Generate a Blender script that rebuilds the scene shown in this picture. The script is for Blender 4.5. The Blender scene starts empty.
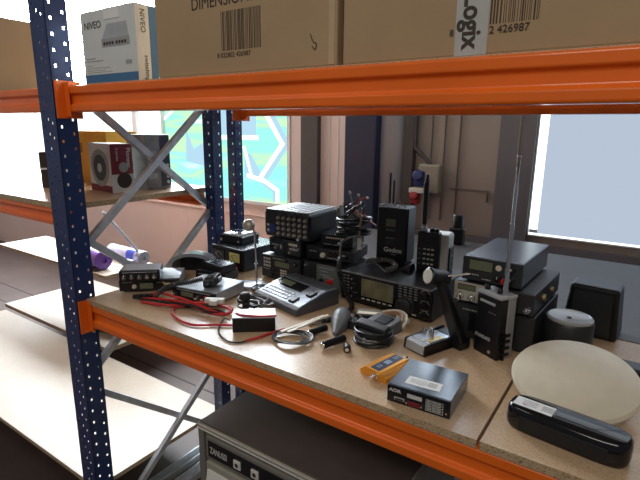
import bpy, bmesh, math, random
from mathutils import Vector, Matrix
random.seed(7)
SC = bpy.context.scene
COL = SC.collection
R = math.radians
PI = math.pi

# ------------------------------------------------------------------ materials
MATS = {}
def mat(name, c, rough=.5, metal=0., var=.12, scale=30., spec=.5, bump=0., coat=0.):
    if name in MATS: return MATS[name]
    m = bpy.data.materials.new(name); m.use_nodes = True
    nt = m.node_tree; b = nt.nodes['Principled BSDF']
    b.inputs['Roughness'].default_value = rough; b.inputs['Metallic'].default_value = metal
    b.inputs['Specular IOR Level'].default_value = spec
    b.inputs['Coat Weight'].default_value = coat
    tc = nt.nodes.new('ShaderNodeTexCoord'); n = nt.nodes.new('ShaderNodeTexNoise')
    n.inputs['Scale'].default_value = scale; n.inputs['Detail'].default_value = 4
    r = nt.nodes.new('ShaderNodeValToRGB')
    r.color_ramp.elements[0].position = .3; r.color_ramp.elements[1].position = .7
    r.color_ramp.elements[0].color = (*[v * (1 - var) for v in c], 1)
    r.color_ramp.elements[1].color = (*[min(1, v * (1 + var)) for v in c], 1)
    nt.links.new(tc.outputs['Object'], n.inputs['Vector']); nt.links.new(n.outputs['Fac'], r.inputs['Fac'])
    nt.links.new(r.outputs['Color'], b.inputs['Base Color'])
    if bump:
        bp = nt.nodes.new('ShaderNodeBump'); bp.inputs['Strength'].default_value = bump
        bp.inputs['Distance'].default_value = .002
        nt.links.new(n.outputs['Fac'], bp.inputs['Height']); nt.links.new(bp.outputs['Normal'], b.inputs['Normal'])
    MATS[name] = m
    return m

def emis(name, c, s):
    if name in MATS: return MATS[name]
    m = bpy.data.materials.new(name); m.use_nodes = True
    nt = m.node_tree; nt.nodes.clear()
    o = nt.nodes.new('ShaderNodeOutputMaterial'); e = nt.nodes.new('ShaderNodeEmission')
    e.inputs['Color'].default_value = (*c, 1); e.inputs['Strength'].default_value = s
    nt.links.new(e.outputs[0], o.inputs[0]); MATS[name] = m
    return m

def chip(name, base, dark, rough, scale=260):
    m = bpy.data.materials.new(name); m.use_nodes = True
    nt = m.node_tree; b = nt.nodes['Principled BSDF']; b.inputs['Roughness'].default_value = rough
    tc = nt.nodes.new('ShaderNodeTexCoord'); v = nt.nodes.new('ShaderNodeTexVoronoi'); v.inputs['Scale'].default_value = scale
    n = nt.nodes.new('ShaderNodeTexNoise'); n.inputs['Scale'].default_value = 7; n.inputs['Detail'].default_value = 6
    r = nt.nodes.new('ShaderNodeValToRGB')
    r.color_ramp.elements[0].color = (*dark, 1); r.color_ramp.elements[1].color = (*base, 1)
    r.color_ramp.elements[0].position = .0; r.color_ramp.elements[1].position = .55
    mx = nt.nodes.new('ShaderNodeMixRGB'); mx.blend_type = 'MULTIPLY'; mx.inputs[0].default_value = .35
    nt.links.new(tc.outputs['Object'], v.inputs['Vector']); nt.links.new(tc.outputs['Object'], n.inputs['Vector'])
    nt.links.new(v.outputs['Color'], r.inputs['Fac']); nt.links.new(r.outputs['Color'], mx.inputs[1])
    r2 = nt.nodes.new('ShaderNodeValToRGB'); r2.color_ramp.elements[0].position = .3; r2.color_ramp.elements[1].position = .65
    r2.color_ramp.elements[0].color = (.88, .85, .80, 1); r2.color_ramp.elements[1].color = (1, 1, 1, 1)
    nt.links.new(n.outputs['Fac'], r2.inputs['Fac']); nt.links.new(r2.outputs['Color'], mx.inputs[2])
    nt.links.new(mx.outputs[0], b.inputs['Base Color'])
    MATS[name] = m
    return m

orange = mat('orange_paint', (.92, .165, .012), .33, var=.05, scale=8, coat=.2)
blue = mat('blue_paint', (.014, .035, .13), .38, var=.1, scale=12)
galv = mat('galvanised_steel', (.60, .63, .66), .42, .45, var=.12, scale=40)
board = chip('chipboard', (.66, .47, .30), (.50, .33, .19), .27, 380)
laminate = mat('dark_grey_laminate', (.060, .054, .052), .45, var=.1)
lowboard = chip('pale_chipboard', (.50, .42, .33), (.40, .32, .23), .42, 380)
boardedge = chip('chipboard_edge', (.58, .42, .25), (.16, .09, .045), .7, 330)
card = mat('cardboard', (.43, .30, .175), .85, var=.05, scale=6, spec=.2)
cardd = mat('cardboard_fold', (.52, .38, .23), .85, var=.05)
ink = mat('print_ink', (.05, .035, .025), .7, var=.05)
whitec = mat('white_carton', (.68, .70, .68), .5, var=.03)
paper = mat('paper_label', (.82, .82, .80), .55, var=.03)
bluec = mat('blue_print', (.06, .17, .33), .5, var=.05)
greyp = mat('grey_print', (.35, .36, .36), .6, var=.05)
black = mat('black_plastic', (.007, .007, .009), .36, var=.2, scale=60)
blackm = mat('black_matt_steel', (.011, .011, .013), .45, var=.15, scale=80, bump=.1)
blackg = mat('black_gloss', (.008, .008, .01), .12, var=.05)
dgrey = mat('dark_grey_panel', (.026, .028, .030), .42, var=.12, scale=50)
mgrey = mat('mid_grey_plastic', (.15, .155, .16), .4, var=.08)
lgrey = mat('light_grey_steel', (.50, .52, .54), .32, .2, var=.06)
slate = mat('slate_steel_cover', (.050, .060, .080), .24, 0, var=.08, scale=60, spec=.6)
silver = mat('silver_plastic', (.42, .46, .52), .30, .25, var=.05)
chrome = mat('chrome', (.75, .75, .74), .15, 1., var=.04)
keyw = mat('pale_key', (.55, .55, .52), .5, var=.05)
printw = mat('white_print', (.62, .62, .60), .6, var=.02)
lcd = mat('lcd_green_grey', (.16, .18, .11), .15, var=.08, scale=50)
lcdy = mat('yellow_meter_face', (.75, .68, .25), .3, var=.05)
tft = mat('screen_olive', (.17, .16, .095), .12, var=.45, scale=14)
red = mat('red_plastic', (.62, .02, .02), .35, var=.05)
redc = mat('red_cable', (.62, .035, .035), .32, var=.06)
blk = mat('black_cable', (.014, .014, .016), .35, var=.1)
gcable = mat('grey_cable', (.16, .17, .18), .35, var=.1)
tan = mat('tan_cable', (.42, .25, .15), .5, var=.08)
cream = mat('cream_plastic', (.76, .69, .54), .42, var=.04)
ivory = mat('ivory_plastic', (.72, .70, .64), .4, var=.04)
gpanel = mat('grey_green_panel', (.14, .16, .145), .45, var=.08)
gold = mat('orange_gold_aluminium', (.86, .36, .04), .3, .45, var=.05)
navy = mat('navy_label', (.02, .03, .07), .3, var=.05)
bprint = mat('blue_lettering_patch', (.03, .05, .24), .4, var=.1)
maroon = mat('maroon_carton', (.20, .012, .022), .45, var=.06)
yellowc = mat('yellow_carton', (.80, .45, .04), .5, var=.06)
purple = mat('purple_plastic', (.20, .09, .42), .3, var=.08)
bcap = mat('blue_cap', (.05, .10, .60), .3, var=.08)
rubber = mat('black_rubber', (.012, .012, .012), .6, var=.1)
brown = mat('dark_brown_laminate', (.10, .078, .070), .34, var=.14, scale=9)
beige = mat('beige_enamel', (.36, .335, .27), .38, var=.04)
beiged = mat('taupe_plastic', (.20, .185, .16), .45, var=.05)
floorm = mat('brown_floor', (.085, .058, .050), .55, var=.18, scale=3)
joint = mat('floor_joint', (.02, .015, .012), .7)
wallm = mat('beige_wall_panel', (.36, .315, .28), .55, var=.03, scale=2)
wallp = mat('wall_panel_pink_bounce', (.78, .585, .52), .55, var=.03, scale=2)  # pink of light bounced off the floor is put into this colour
wallw = mat('pale_pink_panel', (.72, .60, .57), .5, var=.03, scale=2)
walls = mat('grey_pillar', (.16, .155, .175), .5, var=.04, scale=2)
pillar = mat('charcoal_steel_column', (.075, .072, .075), .5, var=.06)
navyp = mat('navy_steel_column', (.010, .020, .062), .45, var=.08)
sheetg = mat('grey_sheet_panel', (.34, .34, .37), .45, var=.05, scale=3)
framew = mat('white_window_frame', (.82, .82, .82), .35, var=.02)
seam = mat('panel_seam', (.27, .235, .21), .6)
bsocket = mat('blue_socket', (.012, .028, .14), .4)
tube_m = mat('grey_mesh', (.5, .48, .42), .4, .6, var=.4, scale=300)
clearp = mat('milky_plastic_wrap', (.62, .66, .74), .22, var=.12, scale=25)

def window_film():
    """printed film on the panes: turquoise with green and yellow drifts, daylight behind"""
    m = bpy.data.materials.new('printed_film_daylight'); m.use_nodes = True
    nt = m.node_tree; nt.nodes.clear()
    o = nt.nodes.new('ShaderNodeOutputMaterial'); e = nt.nodes.new('ShaderNodeEmission')
    tc = nt.nodes.new('ShaderNodeTexCoord'); mp = nt.nodes.new('ShaderNodeMapping')
    mp.inputs['Scale'].default_value = (.30, 1, 2.6)
    n = nt.nodes.new('ShaderNodeTexNoise'); n.inputs['Scale'].default_value = 1.6; n.inputs['Detail'].default_value = 3
    n.inputs['Distortion'].default_value = .4
    r = nt.nodes.new('ShaderNodeValToRGB'); el = r.color_ramp.elements
    el[0].position = .30; el[0].color = (.45, .85, .95, 1)
    el[1].position = .72; el[1].color = (.95, 1, 1, 1)
    for p, c in ((.40, (.33, .95, .88, 1)), (.50, (.36, 1, .80, 1)), (.58, (.60, 1, .55, 1)), (.64, (.36, .98, .86, 1))):
        k = el.new(p); k.color = c
    nt.links.new(tc.outputs['Object'], mp.inputs[0]); nt.links.new(mp.outputs[0], n.inputs['Vector'])
    nt.links.new(n.outputs['Fac'], r.inputs['Fac']); nt.links.new(r.outputs['Color'], e.inputs['Color'])
    e.inputs['Strength'].default_value = 1.05
    nt.links.new(e.outputs[0], o.inputs[0])
    return m
film = window_film()
sky_hi = emis('daylight_pane_upper', (.84, .92, 1.0), 30.0)
sky_left = emis('daylight_pane_left', (.90, .97, 1.0), 1.7)
sky_hi2 = emis('daylight_pane_upper_right', (.84, .92, 1.0), 1.4)
sky_r = emis('daylight_pane_blue', (.46, .54, .66), .95)
refl_w = emis('reflection_white', (1, 1, .98), 1.5)
refl_l = emis('reflection_lilac', (.46, .70, .86), 1.0)

# ------------------------------------------------------------------ geometry
class G:
    def __init__(s): s.v = []; s.f = []; s.sm = []
    def add(s, vs, fs, M=None, smooth=False):
        o = len(s.v)
        s.v += [tuple(M @ Vector(v)) if M else tuple(v) for v in vs]
        s.f += [tuple(i + o for i in f) for f in fs]; s.sm += [smooth] * len(fs)
        return s
    def box(s, x0, x1, y0, y1, z0, z1, M=None):
        vs = [(x, y, z) for z in (z0, z1) for y in (y0, y1) for x in (x0, x1)]
        return s.add(vs, [(0, 2, 3, 1), (4, 5, 7, 6), (0, 1, 5, 4), (2, 6, 7, 3), (0, 4, 6, 2), (1, 3, 7, 5)], M)
    def hexa(s, bot, top, M=None):
        """bot/top: four corners each, counter-clockwise seen from above"""
        return s.add(list(bot) + list(top), [(3, 2, 1, 0), (4, 5, 6, 7), (0, 1, 5, 4), (1, 2, 6, 5), (2, 3, 7, 6), (3, 0, 4, 7)], M)
    def prism(s, poly, a, b, axis='y', M=None, smooth=False):
        n = len(poly)
        def P(p, t): return {'y': (p[0], t, p[1]), 'z': (p[0], p[1], t), 'x': (t, p[0], p[1])}[axis]
        vs = [P(p, a) for p in poly] + [P(p, b) for p in poly]
        s.add(vs, [(i, (i + 1) % n, n + (i + 1) % n, n + i) for i in range(n)], M, smooth)
        return s.add([P(p, a) for p in poly] + [P(p, b) for p in poly], [tuple(range(n))[::-1], tuple(range(n, 2 * n))], M)
    def lathe(s, prof, M=None, n=24, smooth=True):
        """prof: (r, z) pairs around local z"""
        k = len(prof); vs = []
        for r, z in prof:
            for i in range(n):
                a = 2 * PI * i / n; vs.append((r * math.cos(a), r * math.sin(a), z))
        fs = [(j * n + i, j * n + (i + 1) % n, (j + 1) * n + (i + 1) % n, (j + 1) * n + i) for j in range(k - 1) for i in range(n)]
        s.add(vs, fs, M, smooth)
        s.add(vs[:n], [tuple(range(n))[::-1]], M); return s.add(vs[-n:], [tuple(range(n))], M)
    def tube(s, pts, r, n=8, M=None, closed=False):
        pts = [Vector(p) for p in pts]; k = len(pts); vs = []; up = Vector((0, 0, 1)); prev = None
        for i, p in enumerate(pts):
            if closed: d = pts[(i + 1) % k] - pts[i - 1]
            else: d = pts[min(i + 1, k - 1)] - pts[max(i - 1, 0)]
            d = d.normalized() if d.length > 1e-9 else Vector((1, 0, 0))
            if prev is None:
                a = d.cross(up if abs(d.z) < .9 else Vector((1, 0, 0))).normalized()
            else:
                a = (prev - d * prev.dot(d)).normalized()
            prev = a; b = d.cross(a)
            for j in range(n):
                t = 2 * PI * j / n; vs.append(p + (a * math.cos(t) + b * math.sin(t)) * r)
        m = k if closed else k - 1
        fs = [(i * n + j, i * n + (j + 1) % n, ((i + 1) % k) * n + (j + 1) % n, ((i + 1) % k) * n + j) for i in range(m) for j in range(n)]
        if not closed: fs += [tuple(range(n))[::-1], tuple((k - 1) * n + j for j in range(n))]
        return s.add(vs, fs, M, True)
    def make(s, name, m, parent=None, bev=0., seg=2, loc=None, sub=0):
        me = bpy.data.meshes.new(name); me.from_pydata(s.v, [], s.f); me.update()
        bm = bmesh.new(); bm.from_mesh(me); bmesh.ops.remove_doubles(bm, verts=bm.verts, dist=1e-6)
        bmesh.ops.recalc_face_normals(bm, faces=bm.faces)
        if bev:
            es = [e for e in bm.edges if len(e.link_faces) == 2 and e.calc_face_angle() > R(40)]
            bmesh.ops.bevel(bm, geom=es, offset=bev, segments=seg, affect='EDGES', clamp_overlap=True, profile=.5)
        for f in bm.faces: f.smooth = False
        bm.to_mesh(me); bm.free()
        if any(s.sm):
            me.polygons.foreach_set('use_smooth', [True] * len(me.polygons))
            me.set_sharp_from_angle(angle=R(38))
        me.materials.append(m)
        o = bpy.data.objects.new(name, me); COL.objects.link(o)
        if parent: o.parent = parent
        if loc: o.location = loc
        return o

def thing(name, label, cat, loc=(0, 0, 0), rz=0., group=None, rx=0., ry=0.):
    o = bpy.data.objects.new(name, None); COL.objects.link(o); o.empty_display_size = .02
    o.location = loc; o.rotation_euler = (R(rx), R(ry), R(rz)); o['label'] = label; o['category'] = cat
    if group: o['group'] = group
    return o
def tag(o, label, cat, group=None, kind=None):
    o['label'] = label; o['category'] = cat
    if group: o['group'] = group
    if kind: o['kind'] = kind
    return o
def struct(name, g, m, bev=0.):
    o = g.make(name, m, None, bev); o['kind'] = 'structure'; return o
def text(s, size, loc, rot, m, parent, name='lettering', align='LEFT', ext=.0003, sx=1., bold=0.):
    c = bpy.data.curves.new(name, 'FONT'); c.body = s; c.size = size; c.extrude = ext; c.align_x = align; c.offset = bold
    c.materials.append(m)
    tmp = bpy.data.objects.new(name, c); COL.objects.link(tmp)
    dg = bpy.context.evaluated_depsgraph_get(); dg.update()
    me = bpy.data.meshes.new_from_object(tmp.evaluated_get(dg)); me.name = name
    bpy.data.objects.remove(tmp)
    o = bpy.data.objects.new(name, me); COL.objects.link(o)
    o.location = loc; o.rotation_euler = rot; o.scale = (sx, 1, 1)
    if parent: o.parent = parent
    return o
FRONT = (R(90), 0, 0)

def smoothpath(pts, n=8, closed=False):
    P = [Vector(p) for p in pts]; out = []; k = len(P)
    rng = range(k) if closed else range(k - 1)
    for i in rng:
        a = P[i - 1] if (i > 0 or closed) else P[0]; b = P[i]; c = P[(i + 1) % k]
        d = P[(i + 2) % k] if (closed or i + 2 < k) else P[-1]
        for t in range(n):
            u = t / n
            out.append(.5 * ((2 * b) + (c - a) * u + (2 * a - 5 * b + 4 * c - d) * u * u + (3 * b - a - 3 * c + d) * u ** 3))
    if not closed: out.append(P[-1])
    return out
def coilpath(pts, rad, pitch):
    P = smoothpath(pts, 24); out = []; ph = 0
    for i in range(len(P) - 1):
        d = P[i + 1] - P[i]; L = d.length
        if L < 1e-7: continue
        dn = d.normalized(); a = dn.cross(Vector((0, 0, 1)) if abs(dn.z) < .85 else Vector((1, 0, 0))).normalized(); b = dn.cross(a)
        k = max(1, int(L / pitch * 9))
        for j in range(k):
            out.append(P[i] + d * (j / k) + (a * math.cos(ph) + b * math.sin(ph)) * rad); ph += 2 * PI * L / pitch / k
    return out
YM = Matrix.Rotation(R(90), 4, 'X')      # local z axis -> -y (towards the front)
def at_front(x, z, y=0.): return Matrix.Translation((x, y, z)) @ YM

def knob(parent, x, z, r=.008, d=.012, m=None, y=0., name='knob', pointer=False):
    g = G().lathe([(r * 1.1, 0), (r * 1.1, d * .25), (r, d * .3), (r * .92, d * .95), (r * .8, d)], at_front(x, z, y), 20)
    k = g.make(name, m or black, parent)
    if pointer:
        G().box(x - r * .12, x + r * .12, y - d - .0006, y - d, z, z + r * .8).make('pointer_mark', printw, k)
    return k
def vents(parent, x, y0, y1, z0, z1, n, side=1):
    g = G()
    for i in range(n):
        a = y0 + (y1 - y0) * (i + .25) / n; b = y0 + (y1 - y0) * (i + .65) / n
        g.box(min(x, x + side * .0006), max(x, x + side * .0006), a, b, z0, z1)
    return g.make('vent_slots', rubber, parent)

def radio(name, label, cat, loc, rz, w, d, h, body=blackm, front=dgrey, knobs=(), screens=(), keys=(), marks=(), buttons=(), feet=True, group=None, top=None):
    """box electronics; fractions u (across) and v (up) on the front face; y=0 is the front"""
    t = thing(name, label, cat, loc, rz, group)
    f = .006 if feet else 0
    G().box(-w / 2, w / 2, .008, d, f, h).make('cover', body, t, .003)
    G().box(-w / 2 - .001, w / 2 + .001, 0, .012, f, h).make('front_panel', front, t, .003)
    if feet:
        for sx in (-1, 1):
            for yy in (.02, d - .02):
                G().lathe([(.007, 0), (.008, f)], Matrix.Translation((sx * (w / 2 - .018), yy, 0)), 12).make('foot', rubber, t)
    H = h - f
    for (u0, u1, v0, v1, m) in screens:
        b = G().box(w * (u0 - .5) - .002, w * (u1 - .5) + .002, -.0012, .004, f + H * v0 - .002, f + H * v1 + .002).make('display_bezel', blackg, t)
        G().box(w * (u0 - .5), w * (u1 - .5), -.0018, 0, f + H * v0, f + H * v1).make('display', m, b)
    for k in knobs:
        u, v, r = k[:3]; m = k[3] if len(k) > 3 else black; dd = k[4] if len(k) > 4 else max(.008, r * 1.2)
        knob(t, w * (u - .5), f + H * v, r, dd, m, 0., pointer=r > .007)
    for (u0, u1, v0, v1, nx, nz, m) in keys:
        g = G()
        for i in range(nx):
            for j in range(nz):
                cx = w * (u0 + (u1 - u0) * (i + .5) / nx - .5); cz = f + H * (v0 + (v1 - v0) * (j + .5) / nz)
                a = w * (u1 - u0) / nx * .32; b = H * (v1 - v0) / nz * .30
                g.box(cx - a, cx + a, -.0025, .002, cz - b, cz + b)
        g.make('keypad', m, t)
    for (u, v, a, b, m) in buttons:
        G().box(w * (u - .5) - a / 2, w * (u - .5) + a / 2, -.004, .003, f + H * v - b / 2, f + H * v + b / 2).make('button', m, t, .0008)
    if marks:
        g = G()
        for (u0, u1, v) in marks:
            x = w * (u0 - .5); e = w * (u1 - .5)
            while x < e:
                l = random.uniform(.003, .008); g.box(x, min(x + l, e), -.0006, .002, f + H * v, f + H * v + .0022); x += l + .0022
        g.make('panel_print', printw, t)
    return t

# ------------------------------------------------------------------ setting
YW = 3.3; ZF = -1.15
struct('floor', G().box(-9, 3.5, -3, YW + .1, ZF - .1, ZF), floorm)
g = G()
for y in (1.86, 2.06, 2.32): g.box(-7, -1.0, y, y + .012, ZF, ZF + .0015)
j = g.make('floor_joints', joint); j['kind'] = 'structure'
# back wall pieces around two windows
SILL = -.021
struct('wall_back', G().box(-9, 3.5, YW + .02, YW + .15, ZF, SILL).box(-2.545, -.62, YW + .02, YW + .15, SILL, 3.2).box(-9, 3.5, YW + .02, YW + .15, 2.6, 3.2).box(-9, -8.2, YW + .02, YW + .15, SILL, 2.6).box(1.4, 3.5, YW + .02, YW + .15, SILL, 2.6), wallm)
struct('wall_left', G().box(-9.1, -9, -3, YW + .1, ZF, 3.2), wallm)
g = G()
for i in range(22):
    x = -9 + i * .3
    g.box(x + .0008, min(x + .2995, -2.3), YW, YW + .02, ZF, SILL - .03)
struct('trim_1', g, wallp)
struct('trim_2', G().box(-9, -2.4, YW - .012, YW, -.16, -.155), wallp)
# pale panels right of the big window
struct('trim_3', G().box(-2.545, -2.385, YW - .01, YW + .02, ZF, 3).box(-2.24, -1.955, YW - .01, YW + .02, ZF, 3), wallw)
struct('trim_4', G().box(-2.15, -2.145, YW - .015, YW, ZF, 3).box(-2.07, -2.064, YW - .015, YW, ZF, 3).box(-1.985, -1.975, YW - .015, YW, ZF, 3), framew)
struct('column_charcoal', G().box(-2.40, -2.235, YW - .06, YW + .01, ZF, 3), pillar)
struct('column_navy', G().box(-1.92, -1.655, YW - .16, YW + .01, ZF, 3), navyp, .01)
g = G(); prof = []
for i in range(13):
    a = PI * i / 12; prof.append((-1.605 + -.115 * math.cos(a), YW - .09 * math.sin(a) ** .6 if 0 < i < 12 else YW))
g.prism(prof, ZF, 3, 'z', smooth=True)
struct('trim_5', g, sheetg)
struct('column_dark', G().box(-1.49, -1.415, YW - .05, YW + .01, ZF, 3), pillar)
g = G()
for x in (-1.30, -1.207, -1.102): g.box(x - .0015, x + .0015, YW - .003, YW + .02, .0, 3)
g.box(-1.15, -.885, YW - .003, YW + .02, .235, .2375).box(-.888, -.885, YW - .004, YW + .02, .16, .24)
struct('trim_6', g, seam)
struct('trim_7', G().box(-.83, -.612, YW - .03, YW + .02, ZF, 3), walls)
struct('trim_8', G().box(-.712, -.704, YW - .036, YW - .03, .0, 3), seam)
struct('baseboard_back', G().box(-2.54, 3.5, YW - .02, YW + .02, ZF, ZF + .1), pillar)
struct('trim_9', G().box(-1.41, 3.5, YW - .015, YW + .02, ZF + .1, SILL - .06), walls)
# windows
w1 = struct('window_1', G().box(-8.2, -2.56, YW - .02, YW + .03, SILL - .03, SILL).box(-2.575, -2.545, YW - .02, YW + .03, SILL, 2.6).box(-8.2, -2.56, YW - .02, YW + .03, 2.57, 2.6).box(-4.70, -4.63, YW - .02, YW + .03, SILL, 2.6).box(-4.22, -4.2, YW - .02, YW + .03, SILL, 2.6).box(-8.2, -2.56, YW - .015, YW + .03, .98, 1.02), framew)
o = G().box(-4.2, -2.575, YW + .02, YW + .026, SILL, .98).make('pane', film, w1)
o = G().box(-8.2, -4.22, YW + .02, YW + .026, SILL, .98).make('pane', sky_left, w1)
o = G().box(-8.2, -2.575, YW + .02, YW + .026, 1.02, 2.57).make('pane', sky_hi, w1)
def stroke(g, pts, w, y0, y1):
    for (a, b) in zip(pts, pts[1:]):
        a = Vector(a); b = Vector(b); d = (b - a).normalized(); n = Vector((-d.y, d.x)) * w / 2; e = d * w * .4
        g.prism([tuple(a - n - e), tuple(b - n + e), tuple(b + n + e), tuple(a + n - e)], y0, y1, 'y')
g = G(); stroke(g, [(-2.856, .98), (-2.84, .76), (-2.652, .50), (-2.90, .205)], .042, YW + .012, YW + .018)  # reflections of the rack braces in the glass, drawn as glowing strokes
stroke(g, [(-3.06, .205), (-2.87, .170), (-2.712, .095), (-2.712, .0)], .036, YW + .012, YW + .018)
stroke(g, [(-4.19, .72), (-4.0, .84), (-3.85, .98)], .03, YW + .012, YW + .018)
stroke(g, [(-3.62, .98), (-3.61, .54), (-2.94, .548)], .04, YW + .012, YW + .018)
stroke(g, [(-3.10, .46), (-3.02, .22)], .03, YW + .012, YW + .018)
g.make('reflection_line', refl_w, w1)
g = G(); stroke(g, [(-2.80, .98), (-2.79, .78), (-2.60, .50), (-2.84, .21)], .05, YW + .014, YW + .0185)
stroke(g, [(-2.87, .145), (-2.755, .085), (-2.755, .0)], .03, YW + .014, YW + .0185)
g.prism([(-3.59, .57), (-2.95, .57), (-2.95, .98), (-3.59, .98)], YW + .015, YW + .0185, 'y')
g.prism([(-3.10, .18), (-2.86, .18), (-3.02, .40), (-3.10, .42)], YW + .015, YW + .0185, 'y')
g.prism([(-3.90, .30), (-3.62, .26), (-3.62, .50), (-3.78, .42), (-3.88, .62)], YW + .015, YW + .0185, 'y')
g.make('reflection_shape', refl_l, w1)  # pale blue parts of the same reflections, also drawn as glowing shapes
w2 = struct('window_2', G().box(-.605, 1.4, YW - .005, YW + .03, SILL - .008, SILL).box(-.605, -.60, YW - .005, YW + .03, SILL, 2.6).box(-.62, 1.4, YW - .02, YW + .03, 2.57, 2.6).box(.3, .34, YW - .02, YW + .03, SILL, 2.6), framew)
G().box(-.60, -.552, YW + .0, YW + .026, SILL + .035, 2.57).make('frame_edge_glow', emis('daylight_strip', (.85, .95, 1), 2.2), w2)  # daylight on the frame edge and sill put in as their own glow
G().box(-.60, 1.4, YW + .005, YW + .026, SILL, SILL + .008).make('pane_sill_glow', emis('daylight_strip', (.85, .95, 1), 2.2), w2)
G().box(-.552, 1.4, YW + .02, YW + .026, SILL, 1.0).make('pane', sky_r, w2)
G().box(-.535, 1.4, YW + .02, YW + .026, 1.0, 2.57).make('pane', sky_hi2, w2)
w3 = struct('added_glow_pane', G().box(-1.40, -.84, YW - .01, YW + .03, .98, 1.0).box(-1.40, -.84, YW - .01, YW + .03, 1.7, 1.72).box(-1.40, -1.38, YW - .01, YW + .03, 1.0, 1.7).box(-.86, -.84, YW - .01, YW + .03, 1.0, 1.7), framew)  # added glowing pane, unseen, gives bluish reflections on the equipment tops
G().box(-1.38, -.86, YW - .006, YW + .018, 1.0, 1.7).make('pane', emis('added_pane_blue_glow', (.70, .84, 1.0), 8.0), w3)
# three-phase outlet box with conduit on the wall
t = thing('socket_box', 'beige wall socket box with blue and red outlets on the back wall', 'socket box', (-1.28, YW - .005, .20))
G().box(-.07, .085, -.085, 0, 0, .20).make('housing', beige, t, .012)
G().box(-.115, .02, -.13, -.06, .0, .035).make('cover_ledge', ivory, t, .006)
G().lathe([(.035, 0), (.038, .05), (.032, .055)], Matrix.Translation((-.055, -.085, .11)) @ Matrix.Rotation(R(70), 4, 'X'), 20).box(-.09, -.02, -.12, -.07, .05, .15).make('blue_outlet', bsocket, t, .004)
G().lathe([(.030, 0), (.034, .05), (.028, .055)], Matrix.Translation((-.075, -.085, -.03)) @ Matrix.Rotation(R(70), 4, 'X'), 20).box(-.105, -.045, -.12, -.07, -.08, .0).make('red_outlet', mat('dark_red_outlet', (.30, .012, .014), .4), t, .004)
G().tube(smoothpath([(-.128, -.03, 1.4), (-.128, -.03, .9), (-.125, -.03, .36), (-.105, -.03, .30), (-.05, -.03, .245), (0, -.03, .195)], 8), .014, 10).make('conduit', pillar, t)
# hall lamps are lights only (outside the view)

# ------------------------------------------------------------------ racking
def sheet_with_holes(L, W, cols, pitch, hw, hh, offs):
    """flat perforated strip in local x (0..W) and z (0..L), as quads around rectangular holes"""
    xs = [0.]; 
    for c in cols: xs += [c - hw / 2, c + hw / 2]
    xs.append(W); g = G()
    def col(xa, xb, holes):
        z = 0.
        for h in holes:
            if h - hh / 2 > z: g.box(xa, xb, 0, .0018, z, h - hh / 2)
            z = h + hh / 2
        g.box(xa, xb, 0, .0018, z, L)
    for i in range(len(xs) - 1):
        if i % 2 == 0: g.box(xs[i], xs[i + 1], 0, .0018, 0, L)
        else:
            o = offs[(i - 1) // 2]; hs = []
            z = .03 + o
            while z < L - .02: hs.append(z); z += pitch
            col(xs[i], xs[i + 1], hs)
    return g
def upright(name, label, x, y, z0, z1, w=.10, d=.075, flip=False, mtl=blue):
    """x: right face, y: front face"""
    t = thing(name, label, 'rack upright', (x, y, z0), 0, 'blue perforated rack uprights')
    L = z1 - z0
    g = sheet_with_holes(L, w, (.024, .048, .074) if not flip else (.016, .038), .05, .0055, .009, (0, .025, .012))
    o = g.make('front_face', mtl, t); o.location = (-w, 0, 0)
    g = sheet_with_holes(L, d, (.018, d - .016), .05, .007, .010, (.0, .025))
    o = g.make('side_face', mtl, t); o.rotation_euler = (0, 0, R(90)); o.location = (0, 0, 0)
    G().box(-w, -w + .0018, 0, .02, 0, L).make('rear_lip', mtl, t)
    G().box(-.014, 0, d - .0018, d, 0, L).box(-.016, -.0025, .03, .034, 0, L).make('rear_flange', mtl, t)
    G().box(-w - .01, .01, -.01, d + .01, -.004, .0).make('foot_plate', galv, t)
    return t
ZT = 1.45
upright('rack_upright', 'blue perforated upright at the front left corner, nearest the camera', -1.70, .892, ZF + .004, ZT)
upright('rack_upright', 'blue perforated rear upright of the near rack where grey braces meet', -1.70, 1.605, ZF + .004, ZT, .062, .06, True)
upright('rack_upright', 'dark blue perforated upright just behind the rear upright of the near rack', -1.70, 1.755, ZF + .004, ZT, .055, .05, True)

def zbeam(name, label, x0, x1, y, z0, h=.088, d=.045, hook='L', group='orange rack beams'):
    """front at y, stepped box beam with rolled ribs; connector at the left end"""
    t = thing(name, label, 'rack beam', (x0, y, z0), 0, group)
    L = x1 - x0; r = .006
    p = [(0, 0), (d, 0), (d, h), (.012, h), (.0, h - .004), (0, h * .70), (.010, h * .62), (.010, h * .34), (-.002, h * .27), (-.002, .006)]
    g = G().prism([(a, b) for a, b in p], 0, L, 'x')
    g.make('beam', orange, t, .0035, 3)
    G().box(-.006, 0, -.03, d + .01, -.022, h + .016).box(-.03 if hook == 'L' else 0, 0, -.036, -.030, -.022, h + .016).box(0, .028, -.006, -.002, -.016, h + .010).make('connector', orange, t, .002)
    return t
zbeam('rack_beam', 'orange front beam under the shelf of radios, with a hook plate at its left end', -1.694, .55, .932, -.112, .092)
zbeam('rack_beam', 'orange front beam of the upper shelf, below the cardboard boxes', -1.694, .55, .932, .684, .088)
zbeam('rack_beam', 'dark orange rear beam seen just below the upper front beam', -1.64, .6, 1.745, .69, .08)
t = zbeam('rack_beam', 'orange rear beam of the neighbouring shelf, behind the grey speaker carton', -4.4, -1.81, 1.60, .262, .07)
zbeam('rack_beam', 'orange upper beam left of the front upright', -4.4, -1.81, .932, .684, .088)
zbeam('rack_beam', 'orange middle beam left of the front upright, below the speaker cartons', -4.4, -1.81, .932, .262, .07)

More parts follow.
